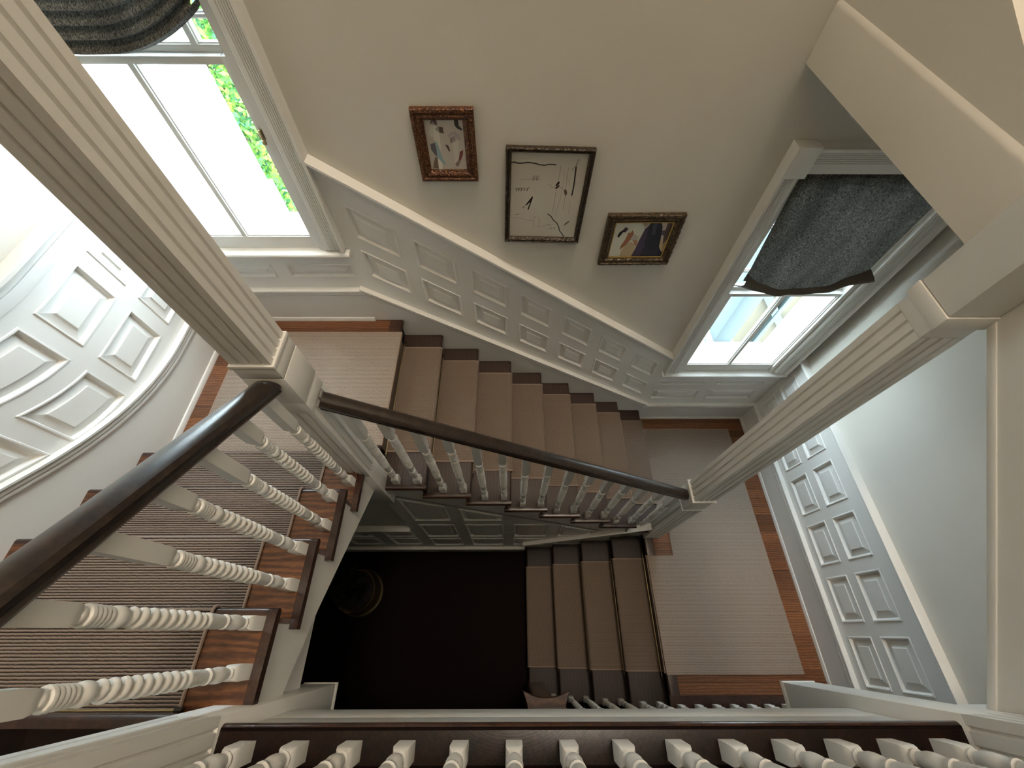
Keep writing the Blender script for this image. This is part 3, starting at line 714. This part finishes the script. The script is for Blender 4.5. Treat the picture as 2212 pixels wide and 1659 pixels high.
for k in range(1, 5): path += [(yn[k]-.03, Z_LEFT+k*R-TH-.002), (yn[k], Z_LEFT+k*R-TH), (yn[k], Z_LEFT+k*R), (yn[k+1]-.03, Z_LEFT+k*R)]
path += [(yn[5]-.03, Z_UP-TH-.03)]
runner('stair_runner', 'coarsely ribbed taupe carpet climbing the upper flight beside the left wall', path, -2.025, -1.075, 'y', M['runner'], rnd=-1)
path = [(X9, Z_RIGHT-.004), (X9, Z_RIGHT-TH), (X9+.03, Z_RIGHT-TH-.002)]
for j in range(1, 5): path += [(xl_[j-1]+.03, Z_RIGHT-j*R), (xl_[j], Z_RIGHT-j*R), (xl_[j], Z_RIGHT-j*R-TH), (xl_[j]+.03, Z_RIGHT-j*R-TH-.002)]
path += [(xl_[4]+.03, .004)]
runner('stair_runner', 'shadowed brown carpet descending the lowest flight', path, -.272, .632, 'x', M['fine'], rnd=-1)
def flat_carpet(label, poly, z, mat, th=.011):
    t = thing('landing_carpet', label, 'carpet', (poly[0][0], poly[0][1], z))
    n = len(poly)
    V = [(x, y, z+.001) for x, y in poly] + [(x, y, z+th) for x, y in poly]
    F = [tuple(range(n))[::-1], tuple(range(n, 2*n))] + [(i, (i+1) % n, (i+1) % n+n, i+n) for i in range(n)]
    mb = MB(); mb.add(V, F, 0, [(y, x) for x, y in poly]*2); mb.build('carpet_pile', mat, t, smooth=0)
    e = MB(); e.tube([(x, y, z+th*.6) for x, y in list(poly)+[poly[0]]], th*.62, 6); e.build('binding', M['binding'], t)
flat_carpet('taupe woven carpet covering the left landing', [(-2.02, Y1-.028), (-2.02, 1.962), (X0+.006, 1.962), (X0+.006, 1.036), (-1.0, 1.036), (-1.0, Y1-.028)], Z_LEFT, M['weave'])
flat_carpet('light brown woven carpet covering the right landing, notched around the newel', [(1.395, 1.072), (1.395, 1.950), (2.428, 1.950), (2.434, -.285), (X9+.004, -.285), (X9+.004, .632), (1.545, .632), (1.545, 1.072)], Z_RIGHT, M['weave'])

# stair rods
def rod(a, b, label, group, mat='brass', br=None):
    a, b = Vector(a), Vector(b); d = (b-a).normalized()
    t = thing('stair_rod', label, 'stair rod', tuple(a), group)
    MB().tube([a, b], .0042, 8).build('bar', M[mat], t)
    for p, s in ((a, 1), (b, -1)):
        m = MB(); q = p + d*s*.012; off = Vector(br)
        m.tube([q-d*.012, q+d*.012], .010, 8); m.tube([q, q+off], .006, 6); m.tube([q+off*.7-d*.014, q+off*.7+d*.014], .005, 6)
        m.build('bracket', M['steel'], t)
for i in range(1, 10):
    zt = Z_LEFT-i*R + .022; x = xn[i-1]-.03 + .018
    where = {1: 'nearest the left landing', 2: 'on the second step below the left landing', 3: 'on the third step below the left landing', 4: 'on the fourth step below the left landing', 5: 'halfway down the middle flight', 6: 'four steps above the right landing', 7: 'three steps above the right landing', 8: 'two steps above the right landing', 9: 'at the foot of the middle flight'}[i]
    rod((x, C0-.055, zt), (x, C1+.05, zt), 'thin brass stair rod ' + where, 'rods on the middle flight', br=(-.016, 0, 0))
for j in range(1, 6):
    zt = Z_RIGHT-j*R + .022; x = xl_[j-1]+.03 - .018
    where = {1: 'just below the right landing', 2: 'on the second step below the right landing', 3: 'on the third step below the right landing', 4: 'on the fourth step below the right landing', 5: 'at the dark foot of the lowest flight'}[j]
    rod((x, -.33, zt), (x, .685, zt), 'thin brass stair rod ' + where, 'rods on the lowest flight', br=(.016, 0, 0))
rod((-2.06, yn[5]-.03+.018, Z_LEFT+4*R+.026), (-1.05, yn[5]-.03+.018, Z_LEFT+4*R+.026), 'bright brass stair rod at the top of the upper flight, beside the front newel', 'rods on the upper flight', br=(0, -.016, 0))

# ------------------------------------------------------------------ newel posts
def fluted(x0, x1, y0, y1, faces='all', d=.010, w=.0062, m=.032):
    """Square outline with three grooves in every side."""
    def side(p, q):
        p, q = Vector(p), Vector(q); e = q-p; L = e.length; e.normalize(); n = Vector((e.y, -e.x)); r = [tuple(p)]
        for k in range(3):
            c = m + (L-2*m)*k/2
            r += [tuple(p+e*(c-w)), tuple(p+e*(c-w*.35)-n*d), tuple(p+e*(c+w*.35)-n*d), tuple(p+e*(c+w))]
        return r
    return side((x0,y0),(x1,y0)) + side((x1,y0),(x1,y1)) + side((x1,y1),(x0,y1)) + side((x0,y1),(x0,y0))
def newel(label, x0, y0, secs, w=.15):
    """SECS: (part name, z0, z1, outset, fluted?) from the bottom up."""
    t = thing('newel_post', label, 'newel post', (x0+w/2, y0+w/2, secs[0][1]))
    for nm, a, b, e, fl in secs:
        if fl: MB().prism(fluted(x0-e, x0+w+e, y0-e, y0+w+e), 'z', a, b).build(nm, M['trim'], t, smooth=0)
        else: MB().box(x0-e, x0+w+e, y0-e, y0+w+e, a, b).build(nm, M['trim'], t, bevel=.0025)
    return t
LPX, LPY = -.972, .79
newel('tall grooved white newel post where the left landing meets both flights', LPX, LPY,
      [('lower_block', 2.18, 2.75, 0, False), ('lower_shaft', 2.75, 3.55, 0, True), ('base_block', 3.55, 3.640, 0, False), ('collar', 3.642, 3.820, .003, False), ('neck', 3.824, 3.885, .002, False), ('band', 3.885, 3.905, .005, False), ('fluted_shaft', 3.905, 6.1, -.004, True), ('cap', 6.1, 6.9, .01, False)])
RPX, RPY = 1.288, .79
newel('tall grooved white newel post standing on the right landing under the bulkhead', RPX, RPY,
      [('base_block', Z_RIGHT, 1.03, 0, False), ('lower_shaft', 1.03, 1.98, 0, True), ('collar', 1.98, 2.00, .007, False), ('rail_block', 2.00, 2.195, .002, False), ('band', 2.195, 2.215, .010, False), ('fluted_shaft', 2.215, 4.055, -.003, True), ('neck', 4.055, 4.105, -.003, False), ('capital', 4.105, 4.157, .005, False), ('upper_block', 4.16, 5.6, 0.0, False)])
def pendant(label, x0):
    t = newel(label, x0, -.345, [('drop_block', 2.70, 3.585, 0, False), ('fluted_shaft', 3.585, 4.78, 0, True), ('cap', 4.78, 4.84, .018, False)])
    mb = MB(); prof = [(0, 2.70), (.004, 2.692), (.004, 2.676), (-.008, 2.664), (-.03, 2.655)]
    mb.rings([[(x0-e, -.345-e, z), (x0+.15+e, -.345-e, z), (x0+.15+e, -.195+e, z), (x0-e, -.195+e, z)] for e, z in prof]); mb.build('drop_end', M['trim'], t)
pendant('front left white newel of the upper floor, its drop end in the well', LPX)
pendant('front right white newel of the upper floor, its drop end in the well', RPX)
# dark newel at the foot of the lowest flight
def low_newel():
    c = (.235, -.47); t = thing('newel_post', 'dark brown wooden newel with a flared cap at the foot of the lowest flight', 'newel post', (c[0], c[1], 0))
    MB().box(c[0]-.075, c[0]+.075, c[1]-.075, c[1]+.075, 0, 1.60).build('shaft', M['rail'], t, bevel=.006)
    def ab(h, k, z):
        pts = []
        for i in range(4):
            a = i*math.pi/2; ca, sa = math.cos(a), math.sin(a)
            for t_ in span(-1, 1, 10)[:-1]:
                u, v = h*t_, h*(1 - k*(1-t_*t_)); pts.append((c[0]+ca*u-sa*v*-1*-1 if False else c[0]+ca*u+sa*v, c[1]-sa*u*-1*-1+ca*v if False else c[1]-sa*u+ca*v, z))
        return pts
    mb = MB(); mb.rings([ab(.076, 0, 1.672), ab(.10, .12, 1.684), ab(.150, .24, 1.704), ab(.158, .24, 1.72), ab(.150, .24, 1.735)]); mb.build('flared_cap', M['cap_wood'], t)
    MB().box(c[0]-.09, c[0]+.09, c[1]-.10, c[1]+.07, 1.735, 1.75).build('cap_panel', M['seat'], t, bevel=.004)
low_newel()

# ------------------------------------------------------------------ balustrades
def baluster_mesh(top):
    """Square foot, turned bulb, rings, barley twist, rings and a square head that reaches TOP."""
    h = .0225; mb = MB()
    sq = lambda z, e=0: [(x*(h-e), y*(h-e), z) for x, y in ((-1,-1),(1,-1),(1,1),(-1,1))]
    mb.rings([sq(0), sq(.072), sq(.088, .004), sq(.094, .010)])
    prof = [(.013, .090), (.0185, .096), (.020, .102), (.0155, .108), (.0165, .114), (.0215, .135), (.0225, .155), (.0205, .178), (.0160, .192), (.0170, .196), (.0215, .202), (.0215, .210), (.0160, .216)]
    for i in range(6):
        q = .222+i*.0135; r = .0185+.0005*i; prof += [(r, q), (r+.0016, q+.006), (r, q+.0125)]
    prof += [(.016, .306)]
    mb.lathe(prof, n=18)
    z0, z1 = .306, .592; nn = 112
    tw = []
    for i in range(nn+1):
        z = lerp(z0, z1, i/nn); e = min(1, min(i, nn-i)/8)
        ring = []
        for k in range(20):
            a = 2*math.pi*k/20; r = .0165 + e*(-.0025 + .0105*abs(math.sin(a*.5 + math.pi*(z-z0)/.0325))**.7)
            ring.append((r*math.cos(a), r*math.sin(a), z))
        tw.append(ring)
    mb.rings(tw)
    prof = [(.0165, .590), (.0215, .598), (.0245, .612), (.0225, .626), (.0175, .634)]
    for i in range(5):
        q = .637+i*.0125; r = .0205+.0006*i; prof += [(r, q), (r+.0018, q+.006), (r, q+.012)]
    prof += [(.0165, .702), (.0195, .708), (.0195, .716), (.015, .722)]
    mb.lathe(prof, n=18)
    mb.rings([sq(.716, .009), sq(.724, .004), sq(.742), sq(top)])
    o = mb.build('baluster', M['trim'], None, smooth=.7); me = o.data; bpy.data.objects.remove(o); return me
BM_S, BM_L, BM_M, BM_K = baluster_mesh(.925), baluster_mesh(1.01), baluster_mesh(.875), baluster_mesh(.965)
RAILP = [(-.030, -.030), (.030, -.030), (.034, -.022), (.030, -.014), (.036, -.004), (.038, .008), (.032, .022), (.018, .031), (0, .034), (-.018, .031), (-.032, .022), (-.038, .008), (-.036, -.004), (-.030, -.014), (-.034, -.022)]
def handrail(parent, a, b, sw=1.0):
    a, b = Vector(a), Vector(b); d = (b-a).normalized(); s = Vector((0,0,1)).cross(d).normalized(); u = d.cross(s)
    mb = MB(); mb.rings([[tuple(p + s*w*sw + u*h) for w, h in RAILP] for p in (a, b)]); return mb.build('handrail', M['rail'], parent)
YBAL, XBAL = .8645, -.900
b1 = thing('balustrade', 'balustrade of white twisted balusters and dark rail along the middle flight', 'balustrade', (.2, YBAL, Z_RIGHT), 'stair balustrades')
off = .915
handrail(b1, (LPX+.15, YBAL, nose_back(LPX+.15)+off), (RPX, YBAL, nose_back(RPX)+off))
for i in range(1, 9):
    for q, me in ((.194, BM_L), (.053, BM_S)):
        x = xn[i]-q
        if x < RPX-.02 and x > LPX+.17: link(me if q > .1 else me, 'baluster', b1, (x, YBAL, Z_LEFT-i*R))
b2 = thing('balustrade', 'balustrade of large white twisted balusters and dark rail climbing the upper flight', 'balustrade', (XBAL, .3, Z_LEFT), 'stair balustrades')
handrail(b2, (XBAL, LPY, nose_left(LPY)+.865), (XBAL, -.195, nose_left(-.195)+.865), 1.24)
for k in range(1, 5):
    for q, me in ((.190, BM_K), (.050, BM_M)):
        y = yn[k]-q
        if y < LPY-.03: link(me, 'baluster', b2, (XBAL, y, Z_LEFT+k*R))
b3 = thing('balustrade', 'level balustrade of white balusters along the front edge of the upper floor', 'balustrade', (.2, -.274, Z_UP), 'stair balustrades')
handrail(b3, (LPX+.15, -.274, Z_UP+.90), (RPX, -.274, Z_UP+.90))
for i in range(14): link(BM_M, 'baluster', b3, (-.735+.1489*i, -.274, Z_UP))
b4 = thing('balustrade', 'balustrade of white balusters half hidden beneath the front edge of the upper floor', 'balustrade', (1.3, -.503, 0), 'stair balustrades')
handrail(b4, (.31, -.503, nose_low(.31)+off), (X9+.03, -.503, nose_low(X9+.03)+off))
handrail(b4, (X9+.03, -.503, Z_RIGHT+.93), (XR-.01, -.503, Z_RIGHT+.93))
for j in range(1, 5):
    for q, me in ((.090, BM_S), (.228, BM_L)):
        x = xl_[j]+q
        if x > .36: link(me, 'baluster', b4, (x, -.503, Z_RIGHT-j*R))
for i in range(9): link(BM_S, 'baluster', b4, (1.36+.1405*i, -.503, Z_RIGHT))

# ------------------------------------------------------------------ pictures
def homography(q):
    """Unit square position of a point inside the four-sided outline Q (tl, tr, br, bl)."""
    (x0,y0),(x1,y1),(x2,y2),(x3,y3) = q
    dx1, dx2, sx = x1-x2, x3-x2, x0-x1+x2-x3; dy1, dy2, sy = y1-y2, y3-y2, y0-y1+y2-y3
    dt = dx1*dy2-dx2*dy1; g = (sx*dy2-dx2*sy)/dt; h = (dx1*sy-sx*dy1)/dt
    Hm = Matrix(((x1-x0+g*x1, x3-x0+h*x3, x0), (y1-y0+g*y1, y3-y0+h*y3, y0), (g, h, 1))).inverted()
    def f(p):
        v = Hm @ Vector((p[0], p[1], 1)); return v.x/v.z, v.y/v.z
    return f
def picture(label, cx, cz, w, h, ang, fw, fmat, quad, shapes, lines, paper, slip=None, carve=False):
    yb = YB+.019
    t = thing('framed_picture', label, 'picture', (cx, yb, cz-h/2), 'pictures on the back wall')
    ca, sa = math.cos(ang), math.sin(ang)
    P = lambda u, v, d: (cx + ca*u - sa*v, yb-d, cz + sa*u + ca*v)      # u right, v up, d out of the wall
    W, H = w/2, h/2
    prof = [(0, 0), (0, .026), (.004, .030), (fw*.28, .031), (fw*.36, .025), (fw*.52, .024), (fw*.62, .029), (fw*.74, .026), (fw*.86, .017), (fw, .013), (fw, 0)]
    n = 26 if carve else 1
    for k in range(4):
        mb = MB(); rr = []
        for i in range(n+1):
            tt = i/n; ring = []
            for ins, d in prof:
                wob = (.0020*math.sin(i*2.4)+.0014*math.sin(i*5.1)) if (carve and ins < fw*.3 and d > 0) else 0
                e = wob if ins < .002 else 0
                a, b = (-W+ins-e, W-ins+e) if k % 2 == 0 else (-H+ins-e, H-ins+e)
                s = lerp(a, b, tt)
                u, v = ((s, H-ins+e), (W-ins+e, -s), (-s, -H+ins-e), (-W+ins-e, s))[k]
                ring.append(P(u, v, max(0, d+wob*.6)))
            rr.append(ring)
        mb.rings(rr); mb.build('frame_side', fmat, t, smooth=.5)
    iw, ih = W-fw+.002, H-fw+.002
    if slip:
        mb = MB()
        for a, b, c, d_ in ((-iw, iw, ih-.006, ih), (-iw, iw, -ih, -ih+.006), (-iw, -iw+.006, -ih, ih), (iw-.006, iw, -ih, ih)):
            V = [P(a, c, .012), P(b, c, .012), P(b, d_, .012), P(a, d_, .012), P(a, c, .017), P(b, c, .017), P(b, d_, .017), P(a, d_, .017)]
            mb.add(V, [(0,3,2,1),(4,5,6,7),(0,1,5,4),(1,2,6,5),(2,3,7,6),(3,0,4,7)])
        mb.build('gold_slip', M['gold'], t, smooth=0)
    mats = [plain('picture_paper', paper, .6)]; cols = {}
    mb = MB(); mb.add([P(-iw, -ih, .006), P(iw, -ih, .006), P(iw, ih, .006), P(-iw, ih, .006)], [(0,1,2,3)], 0)
    hf = homography(quad); layer = [.0062]
    def mi(c):
        if c not in cols: cols[c] = len(mats); mats.append(plain('picture_ink', c, .6))
        return cols[c]
    def uv(p):
        a, b = hf(p); a = min(1, max(0, a)); b = min(1, max(0, b)); return (-iw+2*iw*a, ih-2*ih*b)
    for c, poly in shapes:
        layer[0] += .00008
        mb.add([P(*uv(p), layer[0]) for p in poly], [tuple(range(len(poly)))], mi(c))
    for c, wd, pts in lines:
        layer[0] += .00003
        q = [Vector(uv(p)) for p in pts]
        L_, R_ = [], []
        for i, p in enumerate(q):
            d = (q[min(i+1, len(q)-1)]-q[max(i-1, 0)]); d = d.normalized() if d.length > 0 else Vector((1,0)); nn = Vector((-d.y, d.x))*wd/2
            L_.append(P(*(p+nn), layer[0])); R_.append(P(*(p-nn), layer[0]))
        mb.add(L_+R_, [(i, i+1, len(q)+i+1, len(q)+i) for i in range(len(q)-1)], mi(c))
    mb.build('print', mats, t, smooth=0)
G = lambda a: (a, a, a)
picture('small picture of pale collage figures in a red brown frame, highest of the three', -.326, 3.949, .302, .358, 0.004, .056, M['frame_a'],
    [(440,400),(1170,400),(1255,1285),(590,1285)],
    [((206,203,190), [(610,500),(640,495),(700,530),(745,650),(770,900),(760,950),(700,800),(650,780),(625,640)]), ((196,192,178), [(560,600),(590,520),(625,510),(640,640),(640,720),(600,710),(555,680)]),
     ((92,74,76), [(570,480),(590,420),(640,400),(690,430),(705,500),(650,470),(610,440),(600,490)]), ((140,132,134), [(612,445),(640,460),(700,500),(715,525),(660,510),(615,490)]),
     ((150,146,138), [(665,575),(720,525),(760,540),(735,600),(740,630)]), ((88,76,70), [(735,530),(805,545),(810,600),(830,655),(740,630)]),
     ((98,98,106), [(575,835),(690,800),(720,900),(700,1060),(640,1000),(590,930)]), ((140,166,172), [(650,800),(690,795),(740,930),(800,1080),(865,1200),(820,1190),(760,1120),(700,1050),(690,930)]),
     ((118,104,90), [(665,1060),(705,1070),(725,1260),(630,1250),(640,1150)]), ((214,211,198), [(715,1090),(760,1130),(800,1190),(795,1280),(730,1280)]),
     ((46,46,46), [(1010,400),(1080,400),(1095,510),(1160,580),(1145,600),(1060,560),(1015,500)]), ((168,158,160), [(890,690),(940,630),(1030,615),(1110,680),(1135,760),(1070,760),(1030,690),(960,680),(930,730)]),
     ((150,140,138), [(945,720),(1030,690),(1035,780),(970,810)]), ((128,118,112), [(945,730),(970,735),(970,815),(940,800)]), ((198,192,182), [(980,800),(1080,770),(1090,1000),(1100,1100),(1030,1230),(1000,1000)]),
     ((74,62,62), [(845,850),(880,845),(915,880),(938,965),(915,960),(880,900)]), ((114,62,58), [(1110,970),(1175,935),(1170,1020),(1130,1120),(1090,1110),(1105,1040)]), ((132,112,108), [(1090,1110),(1130,1120),(1095,1215),(1040,1222),(1030,1180),(1065,1140)])],
    [], (186, 178, 168), carve=False)
ink = (38, 32, 28)
def oval(cx, cy, a, b, tilt=.2): return [(cx+a*math.cos(t)+b*tilt*math.sin(t), cy-b*math.sin(t)) for t in span(0, 2*math.pi, 12)]
picture('largest picture, pen strokes on pale paper in a thin dark bronze frame', .201, 3.657, .462, .578, -.025, .030, M['frame_b'],
    [(235,212),(1425,240),(1195,1485),(205,1465)],
    [(ink, [(450,1005),(560,870),(565,900),(500,1075),(482,1070),(525,960),(462,1015)]), (ink, [(905,720),(945,660),(972,660),(965,690),(920,730)]), ((70,62,52), [(910,740),(965,700),(965,730),(925,770),(905,762)]),
     ((80,70,58), [(1035,780),(1070,775),(1085,830),(1060,875),(1045,840)]), ((110,98,80), [(1032,1320),(1060,1270),(1120,1236),(1126,1250),(1070,1295)]), ((150,140,124), [(280,1150),(320,1138),(380,1140),(330,1150)]),
     ((160,150,134), [(400,1040),(440,1010),(450,1022),(420,1056)])],
    [(ink, .0062, [(235,378),(290,374),(345,392),(420,388),(480,376),(560,386),(610,395),(660,412),(740,420),(790,408),(860,406),(915,414)]),
     (ink, .0075, [(1218,440),(1205,560),(1185,720),(1155,866)]), (ink, .0016, [(1145,495),(1190,445),(1240,395),(1268,345),(1262,325),(1245,340),(1228,385),(1220,440)]),
     (ink, .0055, [(790,1136),(840,1172),(885,1236),(935,1275),(960,1330),(972,1385),(1010,1430),(1042,1478)]),
     (ink, .0020, oval(577,606,14,36)), (ink, .0020, oval(630,606,14,36)), ((90,84,74), .0010, [(380,632),(480,626),(600,628),(710,628)]),
     (ink, .0020, [(298,775),(310,748),(325,755),(318,795),(308,800),(316,770),(345,755),(360,760),(350,798),(340,800),(352,765),(385,752),(398,760),(388,795),(378,798),(395,760),(425,750),(440,758),(432,790),(420,795),(440,770),(470,765),(490,752),(485,790),(466,800),(480,770),(510,740),(528,745)]),
     ((74,68,58), .0012, [(988,415),(975,500),(955,610),(948,660)]), ((74,68,58), .0012, [(915,780),(895,930),(875,1050),(868,1115)]), ((84,78,66), .0010, [(1035,520),(1030,640),(1018,740),(985,900),(930,1060),(910,1165)]),
     ((74,68,58), .0012, [(1104,455),(1085,560),(1070,700),(1058,780)]), ((74,68,58), .0012, [(1055,870),(1040,970),(1022,1075)]), ((74,68,58), .0014, [(820,690),(826,725),(850,748),(890,752),(940,740),(1010,750)]),
     ((90,84,74), .0010, [(1040,570),(1085,600),(1110,650),(1118,695)]), ((90,84,74), .0010, [(1132,940),(1118,1040),(1104,1140)]), ((84,78,66), .0012, [(215,1192),(330,1190),(440,1222),(570,1240)]),
     ((84,78,66), .0014, [(612,1165),(585,1200),(572,1260),(575,1310),(590,1335)]), ((84,78,66), .0014, [(640,1190),(660,1215),(662,1270),(648,1320),(630,1332),(700,1318),(780,1308)]), (ink, .0022, [(780,1285),(810,1300),(835,1308)]),
     (ink, .0018, [(812,1330),(814,1366)]), (ink, .0020, [(848,1335),(850,1366)]), (ink, .0024, [(882,1335),(888,1368),(900,1335)]), ((120,112,98), .0010, [(810,1308),(870,1292),(935,1284)])],
    (196, 190, 178))
picture('landscape picture with navy and tan shapes in a carved bronze frame', .811, 3.375, .462, .376, 0.008, .056, M['frame_c'],
    [(610,460),(1720,452),(1490,1040),(465,1045)],
    [((214,216,202), [(610,460),(1280,456),(1060,760),(930,1045),(465,1045)]), ((180,160,146), [(1125,458),(1270,456),(1240,520),(1170,555),(1130,510)]),
     ((62,54,72), [(755,600),(800,555),(858,580),(800,640),(750,640)]), ((44,44,46), [(648,705),(690,640),(755,600),(755,640),(720,680),(672,732)]),
     ((162,108,78), [(700,930),(720,860),(800,760),(860,645),(905,650),(935,600),(962,660),(900,760),(820,850),(730,910)]), ((186,182,172), [(900,770),(965,670),(1055,710),(1030,775)]),
     ((190,172,142), [(690,1045),(740,930),(820,850),(905,795),(960,820),(1000,870),(930,1045)]), ((176,134,104), [(935,775),(1035,770),(1020,850),(995,870),(960,810)]),
     ((70,60,84), [(915,1045),(1000,900),(1080,740),(1170,580),(1240,530),(1210,700),(1140,900),(1090,1045)]), ((40,42,56), [(1240,530),(1290,456),(1470,454),(1500,550),(1480,700),(1445,880),(1500,980),(1490,1042),(1085,1045),(1160,850),(1210,680)]),
     ((74,76,96), [(1310,540),(1380,470),(1400,470),(1360,680),(1298,680)]), ((196,178,170), [(1470,454),(1600,452),(1560,580),(1490,600),(1500,540)]), ((96,84,96), [(1490,610),(1560,595),(1540,690),(1485,690)]),
     ((92,76,74), [(1590,490),(1720,452),(1600,740),(1515,840),(1520,720)]), ((190,168,134), [(1480,710),(1520,840),(1590,760),(1510,960),(1445,880)])],
    [((220,204,170), .002, [(720,925),(800,870),(905,795),(960,820)])], (200, 196, 184), slip=True, carve=True)

# ------------------------------------------------------------------ brass planter in the dark hall below
def planter():
    c = (-1.66, .40); t = thing('planter', 'round brass planter of dark leaves in the shadow below the left flight', 'planter', (c[0], c[1], 0))
    MB().lathe([(.17, 0), (.236, .003), (.242, .010), (.236, .018), (.224, .03), (.212, .12), (.206, .22), (.212, .235), (.204, .245), (.192, .235), (.186, .20)], c, 40).build('pot', M['brass'], t)
    MB().lathe([(.0, .19), (.186, .195), (.186, .20), (0, .205)], c, 24).build('soil', M['earth'], t)
    mb = MB(); leaves(mb, (c[0]-.03, c[1]+.02, .42), (.17, .17, .22), 520, .05); f = mb.build('foliage', M['pot_leaf'], t, smooth=0); f['kind'] = 'stuff'
planter()
